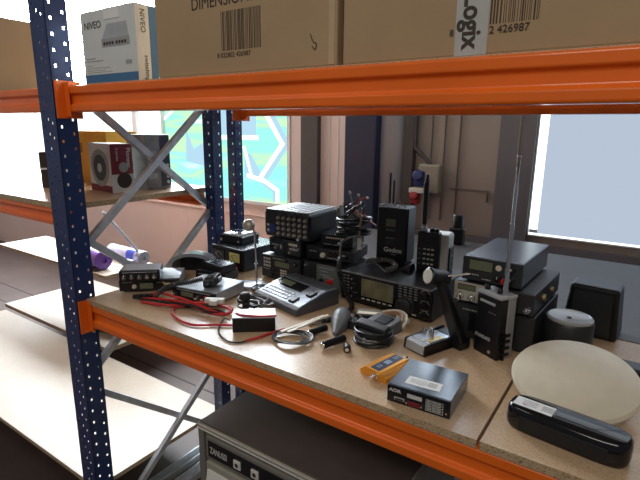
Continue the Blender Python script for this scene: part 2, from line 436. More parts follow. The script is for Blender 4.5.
def lbrace(name, label, a, b, x, wd=.026, group='grey zigzag braces of the rack frame'):
    """angle section between (y,z) a and b in the frame plane"""
    A = Vector((x, *a)); B = Vector((x, *b)); d = (B - A).normalized(); n = Vector((1, 0, 0)); s = d.cross(n)
    g = G()
    def bar(p0, p1, u0, u1, v0, v1):
        vs = []
        for P in (p0, p1):
            for (u, v) in ((u0, v0), (u1, v0), (u1, v1), (u0, v1)): vs.append(P + s * u + n * v)
        g.add(vs, [(0, 1, 2, 3), (7, 6, 5, 4), (0, 4, 5, 1), (1, 5, 6, 2), (2, 6, 7, 3), (3, 7, 4, 0)])
    bar(A, B, -wd / 2, wd / 2, .0, .002); bar(A, B, -wd / 2, -wd / 2 + .002, 0, -.02); bar(A, B, wd / 2 - .002, wd / 2, 0, -.02)
    o = g.make(name, galv); tag(o, label, 'rack brace', group)
    k = G()
    for P in (A + d * .012, B - d * .012):
        k.lathe([(.008, 0), (.008, .005)], Matrix.Translation(P + n * .002) @ Matrix.Rotation(R(90), 4, 'Y'), 6)
    k.make('bolt', galv, o)
    return o
XB = -1.738
lbrace('rack_brace', 'grey brace rising from the front upright to the upper shelf at the back', (.955, .175), (1.64, .765), XB)
lbrace('rack_brace', 'grey brace falling from the upper front to the rear upright, before the cartons', (.955, .80), (1.64, .252), XB - .02)
lbrace('rack_brace', 'grey brace falling forward from the rear upright, passing behind the radios', (1.64, .262), (.955, -.325), XB)
lbrace('rack_brace', 'grey brace falling backward from the front upright toward the small mixer', (.955, .235), (1.64, -.30), XB - .02)
lbrace('rack_brace', 'grey brace rising beside the washing machine corner below the shelf', (1.64, -.535), (.955, -1.10), XB)
lbrace('rack_brace', 'dark grey brace lying across the white lower board', (.955, -.41), (1.62, -.96), XB - .02)

def chipboard(name, label, x0, x1, y0, y1, ztop, th, group=None, m=None):
    t = thing(name, label, 'shelf board', ((x0 + x1) / 2, (y0 + y1) / 2, ztop - th), 0, group)
    a, b = (x1 - x0) / 2, (y1 - y0) / 2
    G().box(-a, a, -b, b, .0, th - .0015).make('core', boardedge, t)
    G().box(-a, a, -b, b, th - .0015, th).make('face', m or board, t)
    return t
chipboard('shelf_board', 'chipboard shelf carrying the radios and cables', -1.697, -.226, .930, 1.690, 0, .020)
chipboard('shelf_board', 'chipboard shelf at the right under the cream disc and black capsule', -.2185, .55, .930, 1.690, 0, .020)
chipboard('shelf_board', 'dark grey topped shelf of the rear rack behind the transceivers', -1.66, .55, 1.70, 2.75, 0, .020, m=laminate)
chipboard('shelf_board', 'upper chipboard shelf under the cardboard boxes', -1.694, .55, .946, 1.66, .7745, .012)
chipboard('shelf_board', 'chipboard shelf of the neighbouring bay under the speaker cartons', -4.3, -1.775, .93, 1.66, .352, .022)
chipboard('shelf_board', 'low wide chipboard shelf beside the washing machine, dark brace above it', -4.3, -1.775, .93, 1.66, -.87, .022, m=lowboard)
chipboard('shelf_board', 'low chipboard shelf far left behind, with a black case on it', -4.4, -2.9, 1.70, 2.5, -.85, .03, m=lowboard)
chipboard('shelf_board', 'small chipboard shelf under the wrapped purple and blue rolls', -4.4, -2.88, 1.72, 2.10, -.33, .022, m=lowboard)
o = G().tube([(-2.95, 1.79, .085), (-2.95, 2.09, -.318)], .011, 8).make('thin_brace', galv)
tag(o, 'thin grey brace leaning in front of the pink tinted wall beside the rolls', 'brace')
# ------------------------------------------------------------------ upper shelf boxes
def barcode(parent, x0, x1, z0, z1, y, seed, name='barcode'):
    rnd = random.Random(seed); g = G(); x = x0
    while x < x1 - .002:
        w = rnd.choice((.0010, .0014, .0026)); g.box(x, min(x + w, x1), y - .0005, y, z0, z1); x += w + rnd.choice((.0018, .0026, .0038))
    return g.make(name, ink, parent)
ZS = .7745
t = thing('cardboard_box', 'brown cardboard box printed with a barcode beside the white carton', 'box', (-.9115, .950, ZS))
G().box(-.3065, .3065, 0, .50, 0, .40).make('carton', card, t, .004)
G().box(.285, .300, -.0008, 0, .004, .39).make('worn_edge', cardd, t)
barcode(t, -.046, .090, .056, .150, -.0002, 3)
text('8 022802 426987', .0165, (-.063, -.0006, .040), FRONT, ink, t, sx=1.0)
text('DIMENSIONS', .042, (-.155, -.0006, .165), FRONT, ink, t, sx=.92)
g = G(); g.tube(smoothpath([(.235, -.001, .072), (.243, -.001, .055), (.252, -.001, .050), (.248, -.001, .038), (.240, -.001, .046)], 5), .0011, 5)
g.make('scuff_mark', ink, t)
t = thing('cardboard_box', 'brown cardboard box with a strip of printed packing tape at the right', 'box', (-.235, .950, ZS))
G().box(-.355, .355, 0, .50, 0, .40).make('carton', card, t, .004)
G().box(-.105, -.044, -.0010, .0, .001, .395).make('packing_tape', mat('cloudy_tape', (.50, .50, .47), .25, var=.05), t)
o = text('aLogix', .050, (-.090, -.0018, .128), (R(90), R(90), 0), ink, t, bold=.0012, sx=.88)
barcode(t, -.042, .042, .052, .155, -.0002, 5)
text('2 426987', .0185, (-.042, -.0014, .036), FRONT, ink, t)
text('8', .0165, (-.116, -.0014, .038), FRONT, ink, t)
text('DIMENSIONS', .042, (-.155, -.0006, .165), FRONT, ink, t, sx=.92)
t = thing('network_switch_carton', 'white carton with a grey switch picture and a blue bottom band', 'box', (-1.4525, .950, ZS))
G().box(-.1425, .1425, 0, .075, 0, .218).make('carton', whitec, t, .0015)
G().box(-.1425, .1425, -.0006, 0, .001, .026).make('blue_band', bluec, t)
G().box(.1425, .1431, .048, .0745, .001, .217).make('blue_band', bluec, t)
text('NIVEO', .030, (-.122, -.0008, .165), FRONT, ink, t, sx=1.05)
text('NIVEO', .024, (.1433, .018, .205), (R(90), R(90), R(90)), ink, t, sx=.95)
text('switching', .020, (.1433, .026, .075), (R(90), R(90), R(90)), ink, t)
g = G(); g.prism([(-.030, .128), (.108, .128), (.100, .172), (.002, .172)], -.0008, 0, 'y'); pic = g.make('product_picture', lgrey, t)
G().box(-.032, .110, -.0012, 0, .106, .130).make('product_front', greyp, pic)
g = G()
for i in range(8):
    x = -.022 + i * .0145 + (.006 if i > 3 else 0); g.box(x, x + .010, -.0016, 0, .111, .120)
g.make('ports', ink, pic)
g = G()
for i, (z, l) in enumerate(((.074, .05), (.066, .09), (.052, .03), (.045, .12), (.038, .10), (.032, .13))):
    x = -.125
    while x < -.125 + l:
        q = random.uniform(.004, .012); g.box(x, x + q, -.0007, 0, z, z + (.003 if i < 2 else .0016)); x += q + .002
g.make('small_print', greyp, t)
G().box(-.010, .07, -.0015, 0, .185, .2175).make('sticker', paper, t)
G().box(.085, .115, -.0008, 0, .050, .062).make('rating_mark', greyp, t)

# neighbour shelf: cartons
t = thing('grey_carton', 'tan cardboard carton on the shelf left of the front upright', 'box', (-2.6, .96, .772))
G().box(-.3, .3, 0, .24, 0, .30).make('carton', card, t, .004)
chipboard('shelf_board', 'upper chipboard shelf left of the front upright', -4.3, -1.81, .946, 1.66, .772, .012)
ZN = .352
t = thing('speaker_carton', 'red and white carton printed with round loudspeakers', 'box', (-1.918, 1.273, ZN), 84)
W, D, Hh = .102, .20, .212
# left large face (faces -x side), right maroon narrow face
G().box(-W / 2, W / 2, 0, D, 0, Hh).make('carton', whitec, t, .002)
G().box(-W / 2 + .001, W / 2 - .001, -.0006, 0, .08, Hh - .002).make('maroon_panel', maroon, t)
text('Pioneer', .028, (.022, -.0012, .195), (R(90), R(90), 0), paper, t)
text('S-series', .018, (-.026, -.0012, .195), (R(90), R(90), 0), paper, t)
g = G().lathe([(.022, 0), (.022, .0008)], at_front(.006, .110, 0), 28); g.make('speaker_print', greyp, t)
G().lathe([(.034, 0), (.034, .0012)], at_front(.006, .052, 0), 28).make('speaker_print', ink, t)
XM = Matrix.Rotation(R(-90), 4, 'Y')
q = G().lathe([(.082, 0), (.082, .0010)], Matrix.Translation((-W / 2, .10, .105)) @ XM, 36).make('speaker_print', greyp, t)
G().lathe([(.058, .0010), (.058, .0018)], Matrix.Translation((-W / 2, .10, .105)) @ XM, 36).make('cone_print', dgrey, q)
G().lathe([(.020, .0018), (.020, .0026)], Matrix.Translation((-W / 2, .10, .105)) @ XM, 24).make('cone_print', lgrey, q)
G().box(-W / 2 - .0008, -W / 2, .002, D - .002, .001, .030).make('red_band', maroon, t)
t = thing('speaker_carton_grey', 'grey and black carton beside the red and white one', 'box', (-1.90, 1.452, ZN), 92)
G().box(-.068, .068, 0, .13, 0, .250).make('carton', mat('grey_carton_m', (.20, .20, .20), .4, var=.25, scale=18), t, .003)
G().box(.010, .067, -.0008, 0, .01, .245).make('dark_panel', mat('purple_black_print', (.03, .028, .045), .35, var=.3, scale=15), t)
g = G()
for i in range(4): g.lathe([(.008, 0), (.008, .001)], at_front(.050, .030 + i * .026, -.0006), 14)
g.make('round_icons', keyw, t)
for i in range(3): G().box(-.058, -.008, -.0008, 0, .05 + i * .05, .075 + i * .05).make('picture_print', mat('print_mid_grey', (.33,.33,.33), .5), t)
t = thing('yellow_carton', 'yellow and orange cartons lying flat behind the speaker carton', 'box', (-2.45, 1.42, ZN), 8)
G().box(-.22, .16, 0, .20, 0, .26).make('carton', yellowc, t, .003)
G().box(-.10, -.02, -.001, 0, .15, .20).make('brown_print', mat('brown_print', (.35, .16, .03), .5), t)
t = thing('black_white_carton', 'black and white cartons standing left of the speaker carton', 'box', (-2.28, 1.19, ZN), 40)
G().box(-.09, .05, 0, .12, 0, .165).make('carton', ink, t, .003)
G().box(.025, .037, -.001, 0, .0, .165).box(-.09, .05, -.001, 0, .085, .093).make('white_frame_print', paper, t)

# rolls and bottles on the small rear shelf
def roll(label, a, b, r, m, capm, wm=None):
    A = Vector(a); B = Vector(b); d = B - A; L = d.length
    t = thing('wrapped_roll', label, 'roll', a, 0, 'plastic wrapped rolls'); q = d.to_track_quat('Z', 'Y'); t.rotation_mode = 'QUATERNION'; t.rotation_quaternion = q
    G().lathe([(r * .9, 0), (r, .01), (r, L * .62)], None, 28).make('roll', m, t)
    G().lathe([(r * 1.01, L * .62), (r * 1.01, L * .85)], None, 28).make('band', capm, t)
    G().lathe([(r, L * .85), (r, L - .006), (r * .92, L), (r * .3, L), (r * .3, L - .01)], None, 28).make('end_cap', wm or clearp, t)
    return t
zr = -.33
roll('wrapped roll with a blue band at its end, lying on the small rear shelf', (-3.30, 2.04, zr + .052), (-2.90, 2.04, zr + .052), .05, clearp, bcap)
roll('wrapped roll with a wide purple end, nearest on the small rear shelf', (-3.5, 1.83, zr + .068), (-3.01, 1.80, zr + .068), .066, clearp, purple, purple)
roll('short purple capped roll behind the small mixer', (-2.975, 1.93, zr + .031), (-2.885, 1.94, zr + .031), .030, clearp, purple)
t = thing('black_case', 'black case lying on the low far shelf, seen below the hook plate', 'case', (-3.22, 1.95, -.85), 10)
G().box(-.2, .2, -.13, .13, 0, .11).make('shell', dgrey, t, .02, 3)
G().box(-.2, .2, -.135, -.125, .05, .056).make('seam_strip', silver, t)

# ------------------------------------------------------------------ dishwasher / washing machine under the shelf
t = thing('washing_machine', 'beige washing machine with a dark brown top under the shelf', 'washing machine', (-.765, .94, ZF))
HT = .85
G().box(-.34, .34, .012, .56, .02, HT - .03).make('body', beige, t, .006)
G().box(-.352, .34, 0, .56, HT - .028, HT - .006).make('top_rim', beige, t, .003)
G().box(-.346, .336, .004, .556, HT - .006, HT).make('top', brown, t, .002)
G().box(-.352, .34, -.002, .0, HT - .026, HT - .022).box(-.352, .34, -.002, .0, HT - .012, HT - .009).make('rim_strip', ivory, t)
G().box(-.352, -.325, .0, .012, .02, HT - .028).make('corner_post', beiged, t, .002)
cp = G().box(-.315, .33, -.004, .013, HT - .122, HT - .036).make('control_panel', beiged, t, .006)
G().box(-.300, .32, -.007, -.004, HT - .108, HT - .050).make('control_glass', blackg, cp, .003)
text('ZANUSSI', .031, (-.290, -.0078, HT - .090), FRONT, ivory, cp, sx=.62, bold=.0002)
for x in (-.168, -.095):
    b = G().box(x - .015, x + .015, -.013, -.006, HT - .096, HT - .066).make('push_button', ivory, t, .003)
    G().lathe([(.007, 0), (.007, .001)], at_front(x, HT - .081, -.013), 14).make('button_symbol', ink, b)
for x in (.06, .14): knob(t, x, HT - .081, .014, .016, dgrey, -.007)
G().hexa([(-.30, -.03, .10), (.32, -.03, .10), (.32, .013, .10), (-.30, .013, .10)], [(-.31, -.010, HT - .128), (.33, -.010, HT - .128), (.33, .013, HT - .128), (-.31, .013, HT - .128)]).make('door', beige, t, .005)
G().hexa([(-.27, -.070, HT - .26), (.31, -.070, HT - .26), (.31, -.02, HT - .26), (-.27, -.02, HT - .26)], [(-.30, -.016, HT - .15), (.32, -.016, HT - .15), (.32, -.008, HT - .15), (-.30, -.008, HT - .15)]).make('door_handle', ivory, t, .008)
G().box(-.32, .32, .03, .5, 0, .02).make('plinth', ink, t)
for i, (x, y0, y1, lb) in enumerate(((-1.86, 1.05, 1.62, 'blue grey steel rail lying on the floor under the low shelf'), (-1.755, 1.1, 1.62, 'blue grey steel rail lying on the floor beside the washing machine'))):
    o = G().box(x - .03, x + .03, y0, y1, ZF, ZF + .004).box(x - .03, x - .026, y0, y1, ZF, ZF + .04).box(x + .026, x + .03, y0, y1, ZF, ZF + .04).make('steel_rail', galv)
    tag(o, lb, 'rail', 'steel rails on the floor')

# ------------------------------------------------------------------ radios: left group
t = radio('mobile_radio', 'black mobile radio under the small knobbed mixer at the left', 'radio', (-1.570, 1.119, 0), 42, .229, .16, .052, silver, black,
      knobs=((.25, .42, .008, cream),), screens=((.34, .56, .2, .72, lcd),), marks=((.05, .22, .75), (.62, .75, .7)), buttons=((.80, .6, .03, .006, mat('amber_print', (.6, .45, .12), .5)), (.82, .35, .03, .005, silver), (.93, .5, .012, .01, keyw)))
t = radio('knob_mixer', 'small black box with a row of five chrome knobs on the left radio', 'audio mixer', (-1.577, 1.082, .0525), 44, .149, .10, .044, silver, black,
      knobs=((.12, .42, .0075, chrome, .014), (.31, .42, .0075, chrome, .014), (.50, .42, .0075, chrome, .014), (.69, .42, .0075, chrome, .014), (.87, .42, .0075, chrome, .014)), marks=((.08, .95, .8),), feet=False)
t = radio('switch_box', 'tiny black box with two chrome knobs left of the left radio', 'switch box', (-1.688, 1.145, .001), 75, .07, .05, .045, black, black,
      knobs=((.28, .4, .008, chrome, .02), (.72, .6, .008, chrome, .02)), feet=False)
t = radio('mobile_radio', 'black mobile radio with a silver lid behind the red cables', 'radio', (-1.335, 1.135, 0), 8, .197, .185, .050, silver, black,
      knobs=((.08, .4, .008, dgrey), (.62, .5, .006, chrome), (.90, .4, .009)), screens=((.2, .5, .35, .75, lcd),), buttons=((.55, .3, .012, .006, keyw), (.70, .3, .012, .006, cream), (.78, .6, .010, .006, red)), marks=((.1, .9, .85),))
# extra flat radio behind
radio('flat_radio', 'flat black radio between the grey hood and the hand microphone', 'radio', (-1.47, 1.345, 0), 10, .15, .10, .045, slate, black, knobs=((.85, .5, .008),), marks=((.1, .6, .6),))
# grey curved hood
t = thing('curved_hood', 'grey arched plastic hood at the back left of the shelf', 'hood', (-1.605, 1.365, .0), 30)
n = 22; outer = [(-.105 * math.cos(PI * i / n), .030 + .070 * math.sin(PI * i / n) ** .8) for i in range(n + 1)]
inner = [(x * .86, .030 + (z - .030) * .78) for x, z in outer]
poly = [(-.105, 0)] + outer + [(.105, 0), (.090, 0)] + inner[::-1] + [(-.090, 0)]
g = G()
m_ = len(poly)
vs = [(x, 0, z) for x, z in poly] + [(x * .9, .09, z * .9) for x, z in poly]
fs = [(i, (i + 1) % m_, m_ + (i + 1) % m_, m_ + i) for i in range(m_)]
N = n + 1
fo = [i for i in range(0, N + 2)]; fi = [0] * 0
outl = [0] + list(range(1, N + 1)) + [N + 1]; inl = [m_ - 1] + list(range(m_ - 2, m_ - 2 - N, -1)) + [N + 2]
for a in range(len(outl) - 1):
    fs.append((outl[a], outl[a + 1], inl[a + 1], inl[a])); fs.append((m_ + outl[a], m_ + inl[a], m_ + inl[a + 1], m_ + outl[a + 1]))
g.add(vs, fs, None, True); g.make('hood_shell', mat('hood_grey', (.27, .28, .31), .3), t)
G().box(-.08, .08, .078, .086, 0, .075).make('back_plate', black, t)
t = radio('relay_box', 'black box with a silver edged lid between grey hood and hand microphone', 'radio', (-1.475, 1.36, .0455), -4, .13, .08, .030, slate, black, feet=False)

# meter box with fan box on top
t = radio('meter_box', 'dark box with a yellow lit meter and a crossed needle meter', 'power meter', (-1.555, 1.530, 0), -4, .212, .25, .102, slate, black, marks=((.1, .3, .25),))
for (x0, x1, m) in ((-.095, -.015, dgrey), (.020, .088, lcdy)):
    f = G().box(x0 - .003, x1 + .003, -.003, .002, .040, .088).make('meter_window', blackg, t, .001)
    G().box(x0, x1, -.0036, -.002, .043, .085).make('meter_face', m, f)
    cx = (x0 + x1) / 2
    g = G(); nd = [(cx + .026 * math.cos(PI * k / 12), -.0042, .050 + .024 * math.sin(PI * k / 12)) for k in range(2, 11)]
    g.tube(nd, .0008, 5); g.tube([(cx, -.0042, .046), (cx - .018, -.0042, .072)], .0008, 5)
    g.make('needle_scale', ink if m is lcdy else printw, f)
for x in (.03, .055): G().box(x, x + .018, -.006, 0, .012, .022).make('red_switch', red, t, .001)
t = thing('fan_speaker', 'square black speaker with a chrome oval, lying on the meter box', 'speaker', (-1.588, 1.590, .1025), 5)
G().hexa([(-.075, 0, 0), (.065, 0, 0), (.065, .14, 0), (-.075, .14, 0)], [(-.075, .004, .036), (.065, .004, .036), (.065, .14, .036), (-.075, .14, .036)]).make('case', black, t, .008, 3)
G().hexa([(-.070, .006, .036), (.060, .006, .036), (.060, .136, .036), (-.070, .136, .036)], [(-.06, .016, .043), (.05, .016, .043), (.05, .126, .043), (-.06, .126, .043)]).make('raised_top', mgrey, t, .003)
G().lathe([(.040, 0), (.042, .003), (.034, .005), (.010, .0055)], Matrix.Translation((-.005, .071, .043)) @ Matrix.Diagonal((1.15, .85, 1, 1)), 30).make('chrome_oval', chrome, t)
G().lathe([(.006, 0), (.006, .003)], at_front(-.055, .018), 14).lathe([(.006, 0), (.006, .003)], at_front(.048, .014), 14).make('round_badge', chrome, t)

# gooseneck desk microphone
t = thing('gooseneck_microphone', 'small desk microphone with a round head on a thin stem', 'microphone', (-1.272, 1.415, .001), 20)
G().lathe([(.045, 0), (.048, .006), (.044, .012), (.020, .016)], None, 28).box(-.065, .03, -.05, .03, 0, .014).make('base', silver, t, .003)
G().tube([(0, 0, .014), (.0, 0, .11), (-.004, 0, .22), (-.014, 0, .252)], .0045, 10).lathe([(.007, .075), (.007, .10)], None, 14).make('stem', chrome, t)
G().lathe([(.004, 0), (.018, .004), (.024, .016), (.024, .026), (.017, .036), (.004, .040)], Matrix.Translation((-.020, -.004, .252)) @ Matrix.Rotation(R(62), 4, 'X'), 26).make('microphone_head', tube_m, t)

# hand microphone with white coiled cord on the radio
t = thing('hand_microphone', 'black hand microphone lying on the silver lidded radio', 'microphone', (-1.318, 1.222, .056), 28, None, 0, -14)
G().hexa([(-.028, -.045, 0), (.028, -.045, 0), (.030, .035, 0), (-.030, .035, 0)], [(-.024, -.040, .030), (.024, -.040, .030), (.028, .034, .034), (-.028, .034, .034)]).make('body', dgrey, t, .009, 3)
g = G()
for i in range(6): g.box(-.018, .018, -.032 + i * .009, -.028 + i * .009, .031, .0345)
g.make('speaker_slots', rubber, t)
G().box(.028, .034, -.015, .015, .008, .024).make('talk_key', silver, t, .003)
G().lathe([(.007, 0), (.005, .025)], Matrix.Translation((0, -.045, .014)) @ Matrix.Rotation(R(90), 4, 'X'), 12).make('cord_boot', rubber, t)
o = G().tube(coilpath([(-1.335, 1.185, .082), (-1.365, 1.15, .074), (-1.41, 1.10, .066), (-1.445, 1.075, .040), (-1.46, 1.055, .018)], .0085, .0065), .0024, 6).make('coiled_cord', mat('dark_grey_cord', (.05, .05, .055), .3), None)
tag(o, 'coiled microphone cord running down over the silver lidded radio', 'cord')

# red power cables
def cable(label, pts, r, m, cat='cable', group=None, n=8, closed=False, name='cable'):
    o = G().tube(smoothpath(pts, n, closed), r, 8, None, closed).make(name, m)
    return tag(o, label, cat, group)
def Z(pts, z): return [(x, y, z) if len(z if isinstance(z, list) else [0]) == 1 else (x, y, z) for x, y in pts]
A = [(-1.521, 1.056), (-1.491, 1.106), (-1.405, 1.099), (-1.337, 1.097), (-1.227, 1.092), (-1.147, 1.105), (-1.150, 1.149), (-1.207, 1.150), (-1.281, 1.130), (-1.30, 1.094), (-1.328, 1.060), (-1.394, 1.031), (-1.487, 1.020)]
za = [.012, .022, .03, .034, .026, .012, .020, .020, .022, .026, .022, .016, .008]
cable('thick red cable looped in a flat bundle before the silver lidded radio', [(x, y, z * .7 + .002) for (x, y), z in zip(A, za)], .0048, redc, group='red power cables', name='power_cable')
cable('red cable of the bundle with its loop end beside the white plug', [(-1.50, 1.035, .013), (-1.42, 1.060, .020), (-1.34, 1.075, .024), (-1.24, 1.078, .018), (-1.17, 1.085, .012), (-1.135, 1.125, .012), (-1.17, 1.142, .018), (-1.25, 1.118, .024), (-1.33, 1.09, .014), (-1.43, 1.08, .010), (-1.51, 1.08, .010)], .0045, redc, group='red power cables', name='power_cable')
cable('red cable sweeping in a wide curve toward the shelf front', [(-1.315, 1.075, .012), (-1.338, 1.052, .008), (-1.312, 1.018, .006), (-1.27, .998, .006), (-1.215, .985, .006), (-1.161, .992, .006), (-1.114, 1.028, .006), (-1.065, 1.062, .006)], .0042, redc, group='red power cables', name='power_cable')
cable('black cable woven through the red bundle', [(-1.53, 1.035, .008), (-1.46, 1.03, .018), (-1.38, 1.045, .020), (-1.27, 1.068, .027), (-1.19, 1.072, .020), (-1.16, 1.12, .010), (-1.25, 1.100, .012), (-1.36, 1.065, .006), (-1.44, 1.075, .005)], .004, blk, name='power_cable')
cable('thin black wire curling from the white lidded box to the red lead', [(-1.09, 1.075, .012), (-1.123, 1.085, .006), (-1.101, 1.041, .004), (-1.057, .994, .004), (-.997, .968, .004), (-.958, .980, .004), (-.948, 1.005, .004)], .0026, blk, name='wire')
cable('short red lead running along the front of the white lidded box', [(-.950, 1.003, .004), (-.932, 1.066 - .03, .006), (-.918, 1.10, .006), (-.905, 1.135, .006)], .004, redc, name='wire')
cable('red lead lying across the top of the white lidded box', [(-1.045, 1.06, .052), (-1.013, 1.060, .053), (-.965, 1.085, .053), (-.925, 1.12, .053)], .0032, redc, name='wire')
t = thing('white_plug', 'white T shaped plug lying on the red cables', 'plug', (-1.208, 1.122, .034), 28)
G().box(-.035, .035, -.011, .011, 0, .016).box(-.012, .016, -.032, -.011, 0, .016).make('housing', ivory, t, .002)
g = G()
for i in range(3): g.tube([(-1.545 + .01 * i, 1.028 + .014 * i, .012), (-1.515 + .012 * i, 1.045 + .012 * i, .016)], .009, 8)
tag(g.make('fuse_holder', black), 'cluster of black fuse ends at the left of the red bundle', 'fuse holder')

# box with white top
t = thing('lidded_box', 'black box with a pale shiny top beside the red cables', 'box', (-.978, 1.070, 0), 39)
G().box(-.068, .068, 0, .075, 0, .047).make('body', black, t, .002)
G().box(-.069, .069, -.001, .076, .047, .0505).make('lid', silver, t, .001)
# black knob leaning / cable bundle behind it
t = thing('cable_plug', 'black round plug standing behind the white plug', 'plug', (-1.125, 1.190, 0))
G().lathe([(.010, 0), (.012, .03), (.009, .045)], None, 18).make('shaft', rubber, t)
G().lathe([(.017, .045), (.019, .052), (.018, .065), (.010, .070)], None, 22).make('cap', dgrey, t)
def loops(label, c, a, b, n, r, m, rz=0, z0=.004, dz=.004, jit=.008, cat='cable', name='cable_coil', seed=1, group=None, tilt=0):
    rnd = random.Random(seed); P = []
    N = n * 14
    ph = [rnd.uniform(-jit, jit) for _ in range(n + 2)]; ph2 = [rnd.uniform(-jit, jit) for _ in range(n + 2)]
    ca, sa = math.cos(R(rz)), math.sin(R(rz))
    for i in range(N):
        t = i / 14; k = int(t); u = t - k; o1 = ph[k] * (1 - u) + ph[k + 1] * u; o2 = ph2[k] * (1 - u) + ph2[k + 1] * u
        th = 2 * PI * t; x = (a + o1) * math.cos(th) + o2; y = (b + o2) * math.sin(th) + o1 * .5
        P.append((c[0] + x * ca - y * sa, c[1] + x * sa + y * ca, c[2] + z0 + dz * t * .5 + abs(o1) * .5 + .002 * math.sin(th * 3) + tilt * y + abs(tilt) * b))
    o = G().tube(smoothpath(P, 2), r, 7).make(name, m); return tag(o, label, cat, group)
loops('tangle of black and grey leads between the lidded box and the desk console', (-1.135, 1.265, 0), .065, .04, 4, .0042, gcable, 20, jit=.018, dz=.009, seed=4)
loops('black leads looped in front of the gooseneck microphone base', (-1.185, 1.385, 0), .065, .05, 3, .004, blk, 10, jit=.015, dz=.010, seed=9)
loops('black leads lying over the tangle behind the white lidded box', (-1.125, 1.205, 0), .05, .032, 4, .003, blk, -15, jit=.02, dz=.012, seed=14, z0=.012)
loops('neat coil of grey and black wire near the shelf front', (-.842, 1.088, 0), .054, .044, 7, .0024, mat('charcoal_wire', (.06, .065, .07), .3), 20, jit=.010, dz=.003, seed=2)
for k, (dx, lb) in enumerate(((0, 'upper cream strap end leading from the wire coil'), (.012, 'lower cream strap end leading from the wire coil'))):
    o = G().hexa([(-.005, 0, 0), (.005, 0, 0), (.005, .175, 0), (-.005, .175, 0)], [(-.005, 0, .004), (.005, 0, .004), (.005, .175, .004), (-.005, .175, .004)]).make('cream_strap', cream)
    o.location = (-.882 + dx * 1.6, 1.088 + .01 * k, .018); o.rotation_euler = (R(3), 0, R(-16 + 4 * k)); tag(o, lb, 'strap', 'cream straps by the wire coil')

# desk console (silver controller)
t = thing('desk_console', 'silver desk console with a display and sloping keypad', 'radio controller', (-1.068, 1.278, 0), -14)
w, d = .262, .24
pr = [(0, 0), (0, .022), (.015, .030), (.145, .062), (.160, .063), (.205, .064), (.205, 0)]
g = G(); g.prism([(y, z) for y, z in pr], -w / 2, w / 2, 'x'); g.make('case', mat('graphite_case', (.085, .095, .115), .3, .2), t, .005, 3)
def slope(y): return .030 + (y - .015) * (.032 / .130)
def slab(g, x0, x1, y0, y1, h):
    g.hexa([(x0, y0, slope(y0) - .001), (x1, y0, slope(y0) - .001), (x1, y1, slope(y1) - .001), (x0, y1, slope(y1) - .001)],
           [(x0, y0, slope(y0) + h), (x1, y0, slope(y0) + h), (x1, y1, slope(y1) + h), (x0, y1, slope(y1) + h)])
g = G(); slab(g, -w / 2 + .006, w / 2 - .006, .017, .143, .0012); g.make('keypad_plate', mat('steel_blue_plate', (.22, .25, .30), .32, .2), t)
g = G(); slab(g, -w / 2 + .016, .045, .088, .136, .0022); dp = g.make('display_surround', blackg, t)
g = G(); slab(g, -w / 2 + .030, -.025, .098, .126, .0030); g.make('display', lcd, dp)
g = G()
for i in range(8):
    for j_ in range(3):
        x = -w / 2 + .020 + i * .019; y = .028 + j_ * .017; slab(g, x, x + .013, y, y + .010, .004)
g.make('keypad', lgrey, t)
for (x, y) in ((.068, .040), (.098, .098)):
    g = G(); a = .021
    slab(g, x - a * .7, x + a * .7, y - a * .8, y + a * .8, .008); k = g.make('rocker_key', black, t, .003)
G().box(-.11, .11, .172, .195, .062, .0652).make('top_groove', mat('graphite_case', (.05, .055, .065)), t)
o = G().tube(coilpath([(-.872, 1.222, .010), (-.832, 1.262, .010), (-.812, 1.34, .010), (-.822, 1.42, .012), (-.870, 1.455, .05), (-.905, 1.462, .12), (-.925, 1.50, .165)], .0075, .0068), .0024, 6).make('coiled_cord', blk)
tag(o, 'black coiled cord from the desk console up past the grey green supply', 'cord')

# ------------------------------------------------------------------ radios: centre stacks
t = radio('keypad_transceiver', 'black transceiver with a wide display and pale number keys under the stack', 'radio', (-1.239, 1.528, 0), -1, .208, .24, .108, blackm, dgrey,
      knobs=((.83, .28, .019, black, .014), (.66, .86, .006), (.90, .80, .008), (.30, .15, .006)), screens=((.36, .74, .56, .80, lcd),),
      keys=((.50, .68, .06, .48, 3, 4, cream), (.05, .25, .45, .9, 3, 3, keyw), (.22, .46, .12, .48, 3, 2, black)), marks=((.05, .3, .38), (.3, .6, .88)))
radio('extension_speaker', 'small black speaker box right of the keypad transceiver', 'speaker', (-1.090, 1.545, 0), 2, .078, .12, .108, black, dgrey, marks=((.2, .7, .3),), knobs=((.2, .85, .005, chrome),))
t = radio('small_transceiver', 'compact black transceiver with a large dial below the module rack', 'radio', (-1.235, 1.552, .109), -2, .170, .20, .070, blackm, dgrey,
      knobs=((.46, .42, .020, dgrey, .014), (.22, .35, .006, chrome), (.07, .4, .006), (.68, .2, .006, chrome), (.94, .5, .006, chrome), (.80, .55, .004, chrome)),
      screens=((.08, .52, .72, .9, blackg),), keys=((.64, .92, .62, .88, 6, 1, cream), (.66, .92, .35, .55, 4, 1, keyw)), marks=((.1, .35, .55),))
radio('filter_box', 'black filter box beside the compact transceiver', 'radio', (-1.098, 1.575, .109), 2, .075, .14, .060, black, black, feet=False, marks=((.2, .7, .6),))
